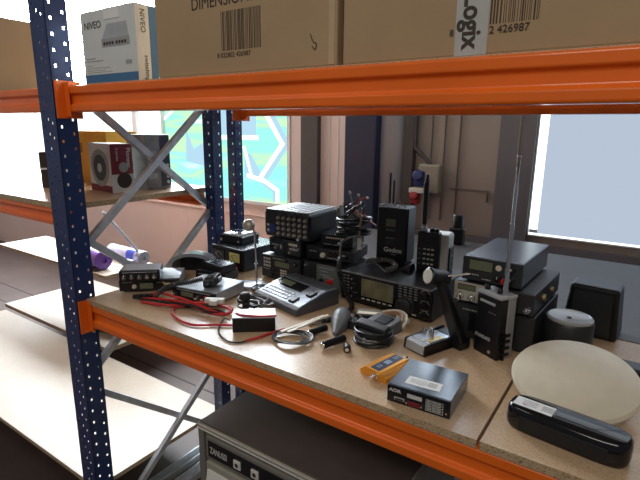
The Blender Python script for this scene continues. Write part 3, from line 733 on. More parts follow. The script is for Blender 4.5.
# module rack
t = thing('module_rack', 'black rack of six slim knob modules with pale striped tops', 'audio rack', (-1.226, 1.560, .182), 1)
w, d, h = .226, .225, .118
G().box(-w / 2, w / 2, .01, d, 0, h - .014).make('frame', rubber, t, .003)
G().box(-w / 2 - .022, -w / 2, .02, .09, .008, h - .016).make('side_bracket', black, t, .002)
b = G().box(-w / 2 + .001, -w / 2 + .056, -.002, .012, .004, h).make('master_module', dgrey, t, .002)
G().box(-w / 2 + .022, -w / 2 + .050, -.003, -.001, .02, .056).make('blue_patch', bprint, b)
g = G(); g.box(-w / 2 + .008, -w / 2 + .019, -.003, -.001, .046, .056).box(-w / 2 + .008, -w / 2 + .019, -.003, -.001, .022, .034); g.make('white_symbols', printw, b)
G().box(-w / 2 + .002, -w / 2 + .053, .0, d, h - .013, h + .002).make('top_strip', lgrey, b)
for i in range(6):
    x0 = -w / 2 + .060 + i * .0275
    mo = G().box(x0, x0 + .0205, -.002, .012, .004, h).make('knob_module', mat('module_panel', (.06, .06, .06), .4), t, .0012)
    G().box(x0 + .001, x0 + .0165, .0, d, h - .013, h + .002).make('top_strip', lgrey, mo)
    g = G()
    for j_ in range(4): g.lathe([(.0072, 0), (.0062, .010), (.0045, .011)], at_front(x0 + .0102, .020 + j_ * .0225, -.002), 16)
    g.make('knobs', mat('ash_knob', (.40, .385, .34), .4), mo)
G().box(.052, .062, -.005, -.001, .0, .008).make('white_tag', paper, t)

# power supply grey-green with radios above
t = radio('power_supply', 'grey green power supply with a red terminal knob', 'power supply', (-.998, 1.530, 0), 0, .112, .20, .108, blackm, gpanel, marks=((.1, .75, .88), (.15, .6, .60), (.3, .75, .52), (.15, .5, .75)))
knob(t, -.03, .044, .009, .014, black); knob(t, .012, .046, .011, .016, red, name='red_terminal')
radio('mobile_transceiver', 'flat black transceiver lying on the grey green power supply', 'radio', (-.990, 1.575, .1135), 10, .150, .17, .050, blackm, dgrey,
      knobs=((.12, .45, .010, cream), (.80, .5, .007)), screens=((.30, .62, .35, .75, blackg),), buttons=((.72, .6, .012, .006, keyw),), marks=((.25, .6, .2),))
radio('car_radio', 'topmost small radio under the wire pile with a tan key row', 'radio', (-1.015, 1.615, .1640), 10, .136, .15, .052, slate, black,
      knobs=((.60, .35, .007, chrome), (.85, .4, .007)), keys=((.15, .75, .66, .84, 8, 1, cream),), marks=((.08, .35, .2), (.4, .7, .18)), feet=False)

# pile of wires and a bracket on top
t = thing('wire_pile', 'heap of coiled black leads piled on the topmost small radio', 'wire pile', (-.965, 1.665, .2170))
g = G(); rnd = random.Random(11)
P = []
for i in range(150):
    th = i * .43; rr = .050 + .014 * math.sin(i * .91) + rnd.uniform(-.004, .004)
    P.append((rr * math.cos(th) * 1.1, rr * math.sin(th), .005 + i * .00044 + .004 * math.sin(i * .7)))
g.tube(smoothpath(P, 3), .0045, 7); g.make('black_lead', blk, t)
P = []
for i in range(60):
    th = i * .37; rr = .040 + .010 * math.sin(i * 1.7)
    P.append((rr * math.cos(th), rr * math.sin(th) * .6, .06 + .035 * (1 + math.sin(i * .53)) * .8 + .0004 * i))
G().tube(smoothpath(P, 3), .0032, 6).make('black_lead', blk, t)
G().box(-.066, -.060, -.01, .02, .01, .115).box(-.078, -.066, -.008, .010, .005, .105).make('bracket', mat('ash_knob', (.30, .29, .26)), t, .001)
G().tube(smoothpath([(.02, -.02, .09), (.035, -.03, .10), (.05, -.03, .08), (.05, -.04, .03), (.055, -.045, -.01)], 6), .0045, 8).make('tan_lead', tan, t)
G().box(.048, .066, -.052, -.044, -.045, .0).make('paper_tag', ivory, t, .001)
for k, (pts, m) in enumerate((([(.0, 0, .08), (.02, -.01, .13), (.035, .0, .150), (.055, .0, .155)], redc), ([(.03, 0, .10), (.06, 0, .075), (.08, 0, .060), (.098, 0, .052)], redc), ([(-.01, 0, .10), (.01, 0, .125), (.03, 0, .135), (.02, 0, .16)], gcable), ([(-.05, 0, .11), (-.02, 0, .12), (.01, 0, .10)], blk), ([(-.01, 0, .11), (-.005, -.01, .135), (-.02, 0, .165)], gcable))):
    q = G().tube(smoothpath(pts, 6), .0028, 6).make('wire_end', m, t)
    G().tube([pts[-1], tuple(a + (a - b_) * .35 for a, b_ in zip(pts[-1], pts[-2]))], .005, 8).make('crimp_sleeve', ivory, q)
G().tube([(-.04, .02, .055 + .01), (.0, .03, .062 + .01), (.045, .02, .055 + .01)], .014, 10).make('connector_body', mat('ash_knob', (.30, .29, .26)), t)
cable('grey lead hanging down over the flat transceiver to the console cord', [(-.935, 1.60, .222), (-.945, 1.575, .216), (-.95, 1.545, .205), (-.948, 1.535, .15), (-.945, 1.52, .10)], .004, gcable, name='lead')

# large transceiver with colour screen
t = thing('base_transceiver', 'large black base transceiver with a wide colour screen and big dial', 'radio', (-.722, 1.470, 0), -4)
w, d, h = .368, .285, .120
G().box(-w / 2, w / 2, .012, d, .012, h).make('cover', blackm, t, .004)
G().box(-w / 2 - .002, w / 2 + .002, 0, .02, .010, h + .002).make('front_panel', black, t, .005)
G().box(-w / 2, w / 2, -.0012, .002, h - .004, h + .001).make('panel_edge', mgrey, t)
for sx in (-1, 1):
    for yy in (.03, d - .03): G().lathe([(.010, 0), (.012, .012)], Matrix.Translation((sx * (w / 2 - .03), yy, 0)), 14).make('foot', rubber, t)
sb = G().box(-.098, .048, -.004, .002, .030, .116).make('screen_bezel', blackg, t, .002)
G().box(-.092, .040, -.0048, -.003, .042, .108).make('screen', tft, sb)
for i in range(6): G().box(-.090 + i * .0225, -.076 + i * .0225, -.006, 0, .030, .035).make('soft_key', keyw, t, .001)
kn = G().lathe([(.033, 0), (.033, .004), (.029, .006), (.028, .022), (.025, .024)], at_front(.088, .048), 36).make('tuning_dial', dgrey, t)
G().lathe([(.007, .022), (.007, .025)], at_front(.076, .060), 14).make('finger_dimple', black, kn)
for z in (.100, .062, .026):
    k = G().lathe([(.012, 0), (.011, .008), (.009, .009)], at_front(.160, z), 22).lathe([(.007, .009), (.006, .018)], at_front(.160, z), 18).make('ring_knob', black, t)
    g = G(); a = [(.160 + .0165 * math.cos(R(u)), -.0010, z + .0165 * math.sin(R(u))) for u in range(20, 165, 12)]; g.tube(a, .0007, 5); g.make('knob_scale', printw, k)
for z in (.095, .060, .030): knob(t, -.165 + .035, z, .009, .012, black, pointer=True)
g = G(); rnd = random.Random(3)
for zz in (.104, .092, .080, .068, .056, .044):
    for xx in (-.175, -.158): g.box(xx, xx + .011, -.003, 0, zz, zz + .004)
for zz in (.112, .103, .094, .084, .075):
    for xx in (.060, .080, .100, .120): g.box(xx, xx + .011, -.003, 0, zz - .002, zz + .001)
for zz in (.078, .046): g.box(.146, .158, -.002, 0, zz - .001, zz + .001).box(.162, .174, -.002, 0, zz - .001, zz + .001)
g.box(-.138, -.122, -.002, 0, .078, .080).box(-.138, -.112, -.002, 0, .046, .048)
g.make('keypad', mat('dim_key', (.25, .25, .24), .5), t)
G().lathe([(.006, 0), (.006, .004)], at_front(-.145, .022), 14).make('jack', chrome, t)
G().box(.115, .130, -.003, 0, .018, .022).make('badge', printw, t)

# flash power pack
t = thing('flash_power_pack', 'tall black flash power pack standing on the large transceiver', 'power pack', (-.797, 1.665, .1225), 4)
w, d, h = .118, .10, .222
G().box(-w / 2, w / 2, 0, d, 0, h).make('case', black, t, .005, 3)
G().box(-w / 2 - .004, -w / 2, .01, d - .01, .01, h + .004).make('side_rail', mgrey, t, .001)
G().box(w / 2, w / 2 + .006, .01, d - .01, .01, h - .002).make('side_rail', black, t, .001)
text('Godox', .025, (.010, -.0012, .048), FRONT, printw, t, align='CENTER', sx=1.05, bold=.0008)
text('PB960', .008, (.014, -.0012, .036), FRONT, greyp, t, align='CENTER')
G().box(-.022, .018, -.0015, .001, .148, .178).make('display', lcd, t)
for z in (.132, .100): G().box(-.022, .016, -.002, .001, z, z + .005).make('label_bar', mgrey, t)
G().box(-.020, .012, -.001, .001, .075, .095).make('label_bar', dgrey, t)
g = G().tube(smoothpath([(-.01, .05, h), (.0, .05, h + .012), (.015, .05, h + .012), (.025, .05, h)], 6), .002, 6); g.make('handle_loop', blk, t)
G().lathe([(.006, 0), (.006, .008)], Matrix.Translation((.04, .03, h)), 14).lathe([(.006, 0), (.006, .006)], Matrix.Translation((.02, .03, h)), 14).make('socket', chrome, t)
t = thing('stub_antenna', 'pair of short black whip antennas behind the flash power pack', 'antenna', (-.875, 1.800, 0))
G().lathe([(.018, 0), (.016, .02), (.006, .03), (.0055, .46), (.003, .465)], None, 12).make('whip', black, t)
G().lathe([(.004, .0), (.004, .43), (.002, .435)], Matrix.Translation((.018, 0, 0)), 10).make('whip', black, t)
G().box(-.006, .0, -.006, -.0045, .25, .462).make('bright_edge', lgrey, t)
G().box(-.02, .04, -.02, .02, 0, .02).make('base', black, t, .003)
o = G().tube(coilpath([(-.865, 1.600, .136), (-.84, 1.635, .136), (-.79, 1.640, .142), (-.748, 1.610, .137), (-.735, 1.57, .136), (-.745, 1.535, .136)], .0085, .0075), .0026, 6).make('coiled_cord', mat('charcoal_cord', (.10, .095, .09), .4))
tag(o, 'dark coiled cord lying on the large transceiver before the power pack', 'cord')
cable('thin straight lead crossing the top of the large transceiver', [(-.84, 1.625, .126), (-.80, 1.59, .1255), (-.755, 1.545, .1255)], .0022, gcable, name='lead')

# handheld phone-style radio
t = thing('handheld_radio', 'white and black handheld radio with keypad and tall antenna', 'handheld radio', (-.634, 1.640, .1225), 4)
w, d, h = .082, .085, .150
G().box(-w / 2 - .010, w / 2 + .028, .020, .10, .005, h - .006).make('white_case', ivory, t, .012, 4)
G().box(-w / 2, w / 2, -.004, .03, -.000, h + .002).make('keypad_front', black, t, .006, 3)
G().box(-.026, .026, -.006, -.003, .112, .130).make('display', blackg, t, .001)
g = G()
for i in range(3):
    for j_ in range(4): g.box(-.016 + i * .015, -.006 + i * .015, -.0065, -.003, .030 + j_ * .0185, .036 + j_ * .0185)
g.make('keypad', keyw, t, .001)
g = G()
for j_ in range(4): g.box(-.034, -.026, -.0055, -.003, .030 + j_ * .0185, .034 + j_ * .0185)
g.make('side_keys', mgrey, t)
G().lathe([(.012, 0), (.012, .012), (.008, .016), (.010, .024)], Matrix.Translation((-.024, .02, h)), 18).make('antenna_socket', silver, t)
G().lathe([(.0075, .020), (.0085, .10), (.0080, .18), (.005, .208)], Matrix.Translation((-.024, .02, h)), 14).make('antenna', black, t)
G().box(-.0345, -.0315, .012, .018, h + .03, h + .18).make('antenna_edge', ivory, t)
for x in (.006, .024): G().lathe([(.009, 0), (.008, .012), (.006, .014)], Matrix.Translation((x, .02, h)), 16).make('knob', black, t)
G().box(w / 2 + .027, w / 2 + .033, .03, .085, -.0, .095).make('belt_strap', black, t, .003)
for z in (.012, .034, .055): G().box(w / 2 + .032, w / 2 + .033, .045, .07, z, z + .010).make('strap_slot', lgrey, t)
G().hexa([(-.09, -.03, .0), (-.05, -.05, .0), (-.045, .01, .0), (-.08, .02, .0)], [(-.075, -.02, .022), (-.05, -.035, .030), (-.048, .0, .030), (-.07, .01, .022)]).make('clip_cradle', black, t, .003)

# distant black item on rear board
t = thing('black_bottle', 'black bottle shaped device standing alone on the rear shelf', 'bottle', (-.86, 2.66, 0))
G().box(-.042, .042, -.03, .03, 0, .10).make('body', black, t, .012)
G().lathe([(.032, .10), (.030, .165), (.026, .170)], None, 20).make('neck', black, t)

# ------------------------------------------------------------------ desk microphone
t = thing('desk_microphone', 'black desk microphone on a sloping stand with silver base plate', 'microphone', (-.498, 1.236, 0), -21)
G().box(-.045, .040, 0, .17, 0, .020).box(-.045, -.038, 0, .17, 0, .034).box(.033, .040, 0, .17, 0, .034).make('base', black, t, .003)
G().hexa([(-.038, -.002, .004), (.033, -.002, .004), (.033, .02, .004), (-.038, .02, .004)], [(-.038, .002, .030), (.033, .002, .030), (.033, .02, .034), (-.038, .02, .034)]).make('front_plate', lgrey, t, .001)
G().box(-.037, .032, .022, .115, .020, .034).make('top_plate', mat('brushed_plate', (.55, .60, .68), .25, .6), t, .001)
for (x, y, hh) in ((-.018, .052, .022), (.006, .060, .030)): G().lathe([(.007, .034), (.007, .034 + hh), (.006, .036 + hh)], Matrix.Translation((x, y, 0)), 16).make('press_bar', chrome, t)
G().box(.010, .030, .03, .09, .034, .0355).make('brass_label', mat('brass', (.55, .42, .2), .3, .6), t)
G().box(-.03, .072, .115, .160, 0, .034).make('rear_housing', black, t, .006)
ang = thing  # stem drawn in own frame
g = G().hexa([(.028, .118, .02), (.075, .118, .02), (.075, .150, .02), (.028, .150, .02)], [(.0, .060, .216), (.030, .060, .216), (.030, .082, .216), (.0, .082, .216)])
g.make('stem', black, t, .005, 3)
HM = Matrix.Translation((.004, .050, .226)) @ Matrix.Rotation(R(-12), 4, 'Z') @ Matrix.Rotation(R(78), 4, 'X')
G().lathe([(.017, -.055), (.021, -.05), (.024, -.03), (.023, .0), (.026, .006), (.026, .014), (.0235, .017)], HM, 30).make('head', black, t)
G().lathe([(.0215, .017), (.020, .0185), (.010, .0195)], HM, 30).make('grille', ivory, t)
G().tube([(.028, .085, .228), (.070, .13, .238)], .003, 8).make('chrome_rod', chrome, t)

# ------------------------------------------------------------------ right stack
t = radio('stack_amplifier', 'wide black vented box at the bottom of the right stack', 'amplifier', (-.330, 1.415, 0), -4, .235, .28, .118, blackm, dgrey, buttons=((.3, .5, .05, .06, black), (.55, .5, .03, .03, dgrey)), marks=((.1, .4, .8),))
vents(t, .1175, .03, .12, .03, .09, 5); vents(t, .1175, .15, .24, .03, .09, 5)
t = radio('beige_front_transceiver', 'transceiver with a beige face and three chrome knobs below the blue grey supply', 'radio', (-.335, 1.400, .1195), -4, .235, .30, .070, blackm, dgrey, 
          knobs=((.10, .30, .010, chrome, .018), (.25, .30, .010, chrome, .018), (.40, .30, .010, chrome, .018), (.94, .30, .009, chrome, .018)), screens=((.06, .28, .62, .84, lcd),), keys=((.32, .5, .55, .85, 3, 2, dgrey),), marks=((.3, .5, .5),))
fp = G().box(-.116, .012, -.0008, .002, .010, .068).make('beige_faceplate', mat('warm_grey_face', (.46, .43, .36), .4), t)
G().lathe([(.010, 0), (.010, .008)], Matrix.Translation((.1175, .10, .038)) @ Matrix.Rotation(R(90), 4, 'Y'), 16).make('side_socket', mat('brass', (.55, .42, .2)), t)
G().lathe([(.008, 0), (.008, .008)], Matrix.Translation((.1175, .19, .040)) @ Matrix.Rotation(R(90), 4, 'Y'), 16).make('side_socket', mat('brass', (.55, .42, .2)), t)
t = radio('bench_power_supply', 'blue grey bench power supply with a green display, topmost of the right stack', 'power supply', (-.345, 1.405, .1905), -3, .172, .315, .079, slate, dgrey,
          knobs=((.62, .70, .008, cream, .004), (.62, .28, .009), (.84, .70, .009), (.84, .28, .010)), screens=((.12, .52, .48, .88, lcd),), marks=((.06, .3, .25), (.35, .5, .12)))
knob(t, .172 * .24, .006 + .071 * .22, .010, .012, red, name='red_knob')
G().box(-.05, .045, .18, .25, .077, .0774).make('pale_label', mat('khaki_label', (.28, .27, .16), .4), t)

# tall portable transceiver
t = thing('portable_transceiver', 'tall black portable transceiver with a grey side and a long silver antenna', 'handheld radio', (-.327, 1.338, 0), -30)
w, d, h = .090, .060, .193
G().box(-w / 2, w / 2, 0, .030, .0, h - .012).make('front_case', black, t, .004)
G().box(-w / 2 + .002, w / 2, .030, d, .0, h - .012).make('side_case', mat('hammered_grey', (.36, .37, .35), .4, .2, scale=200), t, .003)
G().box(-w / 2, w / 2 + .001, -.001, d + .001, h - .012, h - .002).make('top_plate', lgrey, t, .002)
for (x, m) in ((-.030, black), (-.008, silver), (.016, black)): G().lathe([(.008, h - .002), (.0075, h + .010), (.006, h + .012)], Matrix.Translation((x, .022, 0)), 18).make('knob', m, t)
G().box(-.032, .025, -.0012, .001, .158, .166).make('nameplate', lgrey, t, .001)
g = G()
for i in range(3): g.box(.004 + i * .010, .009 + i * .010, -.0012, .001, .133, .137)
g.make('led_window', mgrey, t)
text('STANDARD', .0135, (-.040, -.0010, .050), FRONT, lgrey, t, sx=.82, bold=.0005)
G().lathe([(.0055, 0), (.0055, .0015)], at_front(.018, .018), 16).make('round_badge', chrome, t)
g = G()
for z in (.012, .032, .052, .07): g.box(w / 2, w / 2 + .004, .012, .045, z, z + .008)
g.box(w / 2, w / 2 + .005, .02, .026, .0, .082); g.make('battery_clip', black, t)
AX = (.028, .030)
g = G().lathe([(.009, h - .002), (.009, h + .006), (.0075, h + .010), (.0075, h + .07), (.0062, h + .071), (.0062, h + .20), (.0052, h + .201), (.0052, h + .30), (.0042, h + .301), (.0042, h + .372), (.0055, h + .374), (.0055, h + .382)], Matrix.Translation((*AX, 0)), 16)
g.make('antenna', chrome, t)

# ------------------------------------------------------------------ front right pieces
t = thing('signal_booster', 'small orange gold metal amplifier with a dark label beside the black box', 'signal booster', (-.527, 1.030, 0), -12)
w, d, h = .088, .115, .026
prof = [(-w / 2, 0), (w / 2, 0), (w / 2, h * .55), (w / 2 - .010, h * .75), (w / 2 - .018, h), (-w / 2 + .018, h), (-w / 2 + .010, h * .75), (-w / 2, h * .55)]
G().prism(prof, 0, d, 'y').make('body', gold, t, .0012)
g = G()
for sx in (-1, 1):
    for k in range(3): g.box(sx * (w / 2 - .004 - k * .004) - .0008, sx * (w / 2 - .004 - k * .004) + .0008, 0, d, h * .5, h * .62 + k * .003)
g.make('cooling_fins', gold, t)
lb = G().box(-.014, .016, .006, d - .004, h, h + .0008).make('dark_label', navy, t)
G().box(-.007, .009, .05, .072, h + .0008, h + .0014).make('label_window', mat('label_blue_grey', (.30, .36, .5), .4), lb)
g = G()
for y in (.020, .030, .090, .100): g.box(-.006, .006, y, y + .004, h + .0008, h + .0012)
g.make('label_print', mat('label_blue_grey', (.30, .36, .5)), lb)
G().lathe([(.008, 0), (.008, .004), (.006, .005), (.006, .018), (.0068, .019), (.0068, .022)], at_front(.010, .013, 0), 18).make('front_connector', chrome, t)
G().lathe([(.008, 0), (.008, .005), (.006, .006), (.006, .020)], Matrix.Translation((.004, d, .014)) @ Matrix.Rotation(R(-90), 4, 'X'), 18).make('rear_connector', ivory, t)
G().lathe([(.003, .020), (.003, .030)], Matrix.Translation((.004, d, .014)) @ Matrix.Rotation(R(-90), 4, 'X'), 10).make('rear_pin', black, t)

t = thing('data_radio', 'flat slate grey metal box with a white sticker near the shelf edge', 'radio', (-.374, .963, 0), 3)
w, d, h = .153, .152, .045
G().box(-w / 2, w / 2, .003, d, .001, h).make('cover', slate, t, .002)
G().box(-w / 2, w / 2, 0, .004, .001, h - .001).make('front_panel', black, t, .001)
st = G().box(-.042, .042, .026, .064, h, h + .0006).make('sticker', paper, t); st.rotation_euler = (0, 0, R(2))
g = G(); rnd = random.Random(5)
for r_ in range(4):
    x = -.032
    while x < .004: q = rnd.uniform(.003, .007); g.box(x, x + q, .036 + r_ * .006, .0375 + r_ * .006, h + .0006, h + .0009); x += q + .0015
g.make('sticker_print', greyp, st)
g = G()
for r_ in range(5): g.box(.010, .032, .036 + r_ * .0045, .038 + r_ * .0045, h + .0006, h + .0009)
g.make('sticker_stripes', greyp, st)
text('AOR', .0110, (-.072, -.0004, .029), FRONT, printw, t, sx=1.3, bold=.0005)
G().box(-.058, -.032, -.002, .001, .010, .017).make('socket', lgrey, t, .001)
G().box(-.055, -.035, -.0026, -.001, .0115, .0155).make('socket_face', ink, t)
G().box(-.026, .010, -.0008, .001, .024, .034).make('white_label', printw, t)
sp = G().box(-.022, .006, -.003, .001, .006, .016).make('data_port', maroon, t, .001)
for x in (-.026, .010): G().lathe([(.0022, 0), (.0022, .004)], at_front(x, .011), 8).make('port_screw', chrome, t)
g = G()
for r_ in range(5):
    g.box(.020, .060, -.0006, .001, .006 + r_ * .0068, .0068 + r_ * .0068)
for x in (.020, .032, .045, .060): g.box(x - .0004, x + .0004, -.0006, .001, .006, .034)
for r_ in range(4):
    for x in (.022, .035, .047): g.box(x, x + .008, -.0006, .001, .009 + r_ * .0068, .011 + r_ * .0068)
g.make('printed_table', printw, t)
G().lathe([(.002, 0), (.002, .001)], at_front(.068, .012), 8).make('led', chrome, t)

# black capsule device (bluetooth speaker like)
t = thing('capsule_device', 'glossy black capsule shaped device with a white sticker at the shelf front', 'speaker', (-.196, 1.012, 0), -7)
L, wy, hz_ = .24, .085, .055
def superbar(L, wy, hz, z0, n=32, rows=10):
    g = G(); vs = []; fs = []
    prof = [(1 - (1 - math.cos(PI / 2 * i / rows)) * .22, math.sin(PI / 2 * i / rows)) for i in range(rows + 1)]
    def out(t_, k):
        a = 2 * PI * t_; c, s_ = math.cos(a), math.sin(a); e = .45
        r0 = wy / 2
        return (L / 2 * (abs(c) ** e) * (1 if c > 0 else -1) - (1 - k) * r0 * c, wy / 2 * (abs(s_) ** .6) * (1 if s_ > 0 else -1) * k)
    layers = [(.86, 0), (.95, .006), (1, .015), (1, hz * .6), (.97, hz * .82), (.88, hz * .95), (.75, hz)]
    for k, z in layers:
        for i in range(n): x, y = out(i / n, k); vs.append((x + L / 2, y + wy / 2, z0 + z))
    for j in range(len(layers) - 1):
        for i in range(n): fs.append((j * n + i, j * n + (i + 1) % n, (j + 1) * n + (i + 1) % n, (j + 1) * n + i))
    fs.append(tuple(range(n))[::-1]); fs.append(tuple((len(layers) - 1) * n + i for i in range(n)))
    g.add(vs, fs, None, True); return g
superbar(L, wy, hz_, 0).make('shell', blackg, t)
G().box(.035, .205, -.001, .004, .010, .040).make('front_recess', rubber, t, .002)
s2 = G().box(.014, .094, .018, .056, hz_, hz_ + .0007).make('sticker', paper, t)
g = G()
for r_ in range(4): g.box(.030, .060, .028 + r_ * .006, .0295 + r_ * .006, hz_ + .0007, hz_ + .001)
for r_ in range(5): g.box(.070, .098, .028 + r_ * .0045, .030 + r_ * .0045, hz_ + .0007, hz_ + .001)
g.make('sticker_print', greyp, s2)
G().box(.033, .040, .026, .029, hz_ + .0007, hz_ + .001).make('red_stamp', red, s2)

# cream oval disc
t = thing('cream_disc', 'large cream domed disc lying behind the black capsule', 'disc', (-.082, 1.240, .006), 0, None, 15)
G().lathe([(.05, .014), (.055, .03), (.075, .035)], None, 32).make('foot', black, t)
G().lathe([(.075, .022), (.125, .030), (.140, .040), (.143, .050), (.138, .058), (.10, .068), (.05, .073), (.005, .0745)], None, 64).make('disc', cream, t)

# round canister at right edge with silver lid
t = thing('canister', 'dark grey canister with a silver lid at the right', 'canister', (-.136, 1.515, 0))
G().lathe([(.066, 0), (.068, .004), (.066, .095), (.062, .100)], None, 40).make('body', dgrey, t)
G().lathe([(.062, .100), (.063, .106), (.058, .110), (.052, .107), (.005, .106)], None, 40).make('lid', lgrey, t)
G().lathe([(.006, .106), (.006, .109)], Matrix.Translation((.0, -.012, 0)), 12).make('lid_hole', ink, t)
t = thing('black_speaker', 'black box standing behind the canister at the right edge', 'speaker', (-.115, 1.66, 0), -5)
G().hexa([(-.06, 0, 0), (.10, 0, 0), (.10, .12, 0), (-.06, .12, 0)], [(-.048, .012, .165), (.09, .012, .165), (.09, .11, .165), (-.048, .11, .165)]).make('case', black, t, .010, 3)
G().hexa([(-.04, -.002, .015), (.08, -.002, .015), (.08, .01, .015), (-.04, .01, .015)], [(-.032, .010, .145), (.074, .010, .145), (.074, .02, .145), (-.032, .02, .145)]).make('grille', dgrey, t)
t = thing('black_case', 'low black case between canister and cream disc', 'case', (-.085, 1.40, 0), 0)
G().box(-.10, .14, .02, .08, 0, .03).make('case', black, t, .006)

# ------------------------------------------------------------------ middle clutter
t = thing('teardrop_speaker_microphone', 'grey teardrop shaped speaker microphone among the cables', 'microphone', (-.765, 1.245, .018), 22)
secs = [(-.085, .006, .006, .004), (-.06, .013, .014, .004), (-.03, .021, .024, .006), (.0, .028, .031, .008), (.03, .033, .035, .010), (.055, .031, .031, .010), (.072, .018, .018, .010), (.078, .003, .003, .010)]
vs = []; fs = []; n = 24
for (y, a, b, z) in secs:
    for i in range(n): th = 2 * PI * i / n; vs.append((a * math.cos(th), y, z + b * math.sin(th)))
for k in range(len(secs) - 1):
    for i in range(n): fs.append((k * n + i, k * n + (i + 1) % n, (k + 1) * n + (i + 1) % n, (k + 1) * n + i))
fs += [tuple(range(n)), tuple((len(secs) - 1) * n + i for i in range(n))[::-1]]
G().add(vs, fs, None, True).make('body', mgrey, t)
G().box(.027, .034, .0, .035, .0, .016).make('talk_key', black, t, .003)
for lb, A, B in (('black ribbed plug sticking out left of the teardrop microphone', (-.812, 1.140, .013), (-.790, 1.205, .016)), ('black ribbed plug below the teardrop microphone with a hollow end', (-.728, 1.092, .014), (-.700, 1.170, .018))):
    A = Vector(A); B = Vector(B); d_ = B - A; t = thing('ribbed_plug', lb, 'plug', A, 0, 'black ribbed plugs'); t.rotation_mode = 'QUATERNION'; t.rotation_quaternion = d_.to_track_quat('Z', 'Y')
    L = d_.length; pf = []
    for i in range(14): pf += [(.0115, L * i / 14), (.0115, L * (i + .5) / 14), (.0095, L * (i + .52) / 14), (.0095, L * (i + .98) / 14)]
    G().lathe(pf + [(.010, L)], None, 20).make('ribbed_sleeve', black, t)
    G().lathe([(.006, -.003), (.009, -.003), (.0105, .0)], None, 18).make('hollow_tip', chrome, t)
t = thing('round_knob', 'loose small black knob with a chrome rim on the board', 'knob', (-.668, 1.133, .011), 30)
G().lathe([(.011, 0), (.011, .018), (.009, .020)], Matrix.Rotation(R(90), 4, 'X'), 20).make('cap', black, t)
G().lathe([(.006, .019), (.006, .022)], Matrix.Rotation(R(90), 4, 'X'), 16).make('insert', chrome, t)
t = thing('plug_adapter', 'small black square adapter right of the teardrop microphone', 'adapter', (-.715, 1.275, 0), 8)
G().box(-.032, .025, -.005, .035, 0, .030).make('block', dgrey, t, .003)
G().tube(smoothpath([(.025, .015, .015), (.05, .02, .008), (.06, .0, .004), (.05, -.03, .004)], 6), .003, 6).make('lead', blk, t)
cable('black lead arching behind the teardrop microphone', [(-.845, 1.27, .006), (-.82, 1.33, .012), (-.78, 1.355, .022), (-.735, 1.335, .022), (-.725, 1.295, .032)], .003, blk, name='lead')
t = thing('silver_topped_charger', 'black charger with a silver wedge top before the large transceiver', 'charger', (-.725, 1.365, 0), 24)
G().hexa([(-.050, -.012, 0), (.050, -.012, 0), (.050, .035, 0), (-.050, .035, 0)], [(-.042, -.006, .026), (.046, -.006, .026), (.046, .030, .026), (-.042, .030, .026)]).make('body', black, t, .004)
G().hexa([(-.040, -.006, .026), (.046, -.006, .026), (.046, .026, .026), (-.040, .026, .026)], [(-.030, .0, .036), (.040, .0, .036), (.040, .024, .036), (-.030, .024, .036)]).make('top', mat('warm_silver', (.5, .48, .44), .3, .3), t, .002)
G().hexa([(-.066, -.02, 0), (-.048, -.02, 0), (-.048, .01, 0), (-.066, .01, 0)], [(-.062, -.014, .018), (-.050, -.014, .018), (-.050, .006, .018), (-.062, .006, .018)]).make('clip', silver, t, .002)
t = thing('wrapped_device', 'grey device with its black cable wound thickly round it', 'charger', (-.628, 1.235, 0), -8)
G().hexa([(-.055, -.02, .02), (.045, -.02, .02), (.045, .085, .02), (-.055, .085, .02)], [(-.05, -.015, .052), (.04, -.015, .052), (.04, .082, .060), (-.05, .082, .060)]).make('body', mgrey, t, .004)
G().hexa([(-.025, .02, .054), (.022, .02, .054), (.022, .07, .059), (-.025, .07, .059)], [(-.024, .022, .058), (.021, .022, .058), (.021, .069, .063), (-.024, .069, .063)]).make('dark_window', black, t, .001)
G().hexa([(-.062, -.03, .044), (.052, -.03, .044), (.052, .005, .05), (-.062, .005, .05)], [(-.058, -.024, .058), (.05, -.024, .058), (.05, .004, .064), (-.058, .004, .064)]).make('dark_lip', black, t, .003)
rnd = random.Random(21); P = []
for i in range(14 * 9):
    th = 2 * PI * i / 14; k = i / 14
    P.append((-.004 + (.056 + .004 * math.sin(k * 2.3)) * math.cos(th), -.005 + (.052 + .005 * math.sin(k * 1.7)) * math.sin(th), .006 + .0042 * k + .003 * math.sin(th + k)))
G().tube(smoothpath(P, 2), .0037, 7).make('wound_cable', blk, t)
P = [(p[0] * .93, p[1] * 1.05, p[2] + .002) for p in P[20:80]]
G().tube(smoothpath(P, 2), .003, 7).make('wound_cable', gcable, t)
G().box(-.004, .004, -.062, -.054, .018, .030).make('cable_tie', ivory, t, .001)
for k, (rr, m, lb, s_) in enumerate(((.066, tan, 'tan ribbon cable arc beside the wrapped device', 0), (.080, cream, 'cream ribbon cable arc behind the tan one', 5))):
    P = [(-.655 + rr * math.cos(R(a)), 1.330 + rr * 1.0 * math.sin(R(a)), .012 + .030 * math.sin(R(max(0, min(180, a + 40))))) for a in range(-30, 150, 10)]
    g = G()
    for off in (0, .006): g.tube([(x, y, z + off) for x, y, z in P], .0032, 6)
    tag(g.make('ribbon_cable', m), lb, 'cable')
for (x, y, rz, lb) in ((-.627, 1.405, 30, 'white connector at the top of the ribbon cable arcs'), (-.592, 1.380, -40, 'white connector hanging at the right of the ribbon cable arcs')):
    t = thing('white_connector', lb, 'connector', (x, y, .022), rz, 'white ribbon cable connectors')
    G().box(-.012, .012, -.008, .008, 0, .014).box(-.006, .006, -.016, -.008, .002, .012).make('housing', ivory, t, .001)
    if rz > 0: pass
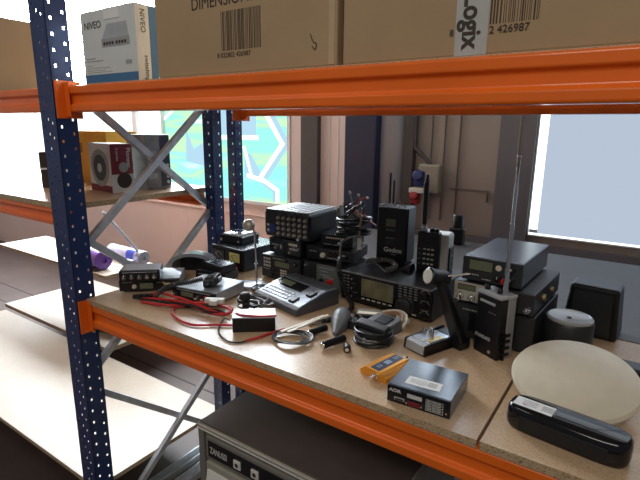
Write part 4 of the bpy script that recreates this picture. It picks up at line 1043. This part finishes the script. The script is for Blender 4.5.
o = G().box(-.028, .028, -.014, .014, 0, .0004).make('faded_label', mat('faded_paper', (.62, .58, .54), .35)); o.location = (-.853, .972, .0); o.rotation_euler = (0, 0, R(-6)); tag(o, 'faded paper label stuck near the front edge of the board', 'label')

# ------------------------------------------------------------------ camera
f, yaw, pitch, roll = 481.27, R(34.158), R(13.12), R(.604)
fw = Vector((-math.sin(yaw) * math.cos(pitch), math.cos(yaw) * math.cos(pitch), -math.sin(pitch)))
r = Vector((math.cos(yaw), math.sin(yaw), 0)); u = r.cross(fw)
r2 = r * math.cos(roll) + u * math.sin(roll); u2 = -r * math.sin(roll) + u * math.cos(roll)
cd = bpy.data.cameras.new('camera'); cam = bpy.data.objects.new('camera', cd); COL.objects.link(cam)
M = Matrix((r2, u2, -fw)).transposed().to_4x4(); M.translation = Vector((0, 0, .64)); cam.matrix_world = M
cd.sensor_fit = 'HORIZONTAL'; cd.sensor_width = 36; cd.lens = f * 36 / 640; cd.clip_start = .02
SC.camera = cam

# ------------------------------------------------------------------ light
wd = bpy.data.worlds.new('hall'); SC.world = wd; wd.use_nodes = True
bg = wd.node_tree.nodes['Background']; bg.inputs[0].default_value = (.86, .90, 1.0, 1); bg.inputs[1].default_value = .10
def area(name, loc, target, sx, sy, e, c):
    l = bpy.data.lights.new(name, 'AREA'); l.shape = 'RECTANGLE'; l.size = sx; l.size_y = sy; l.energy = e; l.color = c
    o = bpy.data.objects.new(name, l); COL.objects.link(o); o.location = loc
    o.rotation_euler = (Vector(target) - Vector(loc)).to_track_quat('-Z', 'Y').to_euler()
    return o
area('hall_lamp', (.3, -1.6, 2.6), (-.6, 1.2, 0), 2.4, .6, 33, (1, .93, .82))
area('aisle_lamp', (-2.6, -.6, 2.9), (-2.2, 1.2, -.6), 2.0, .5, 12, (1, .95, .88))
area('back_wall_fill', (-5.0, 2.75, 2.9), (-4.6, 3.1, -.3), 3.0, .3, 150, (1, .90, .84))  # added unseen fill light that brightens the wall below the left window

SC.view_settings.view_transform = 'Standard'; SC.view_settings.look = 'None'
SC.view_settings.gamma = 1; SC.view_settings.use_curve_mapping = False; SC.view_settings.exposure = 0.12
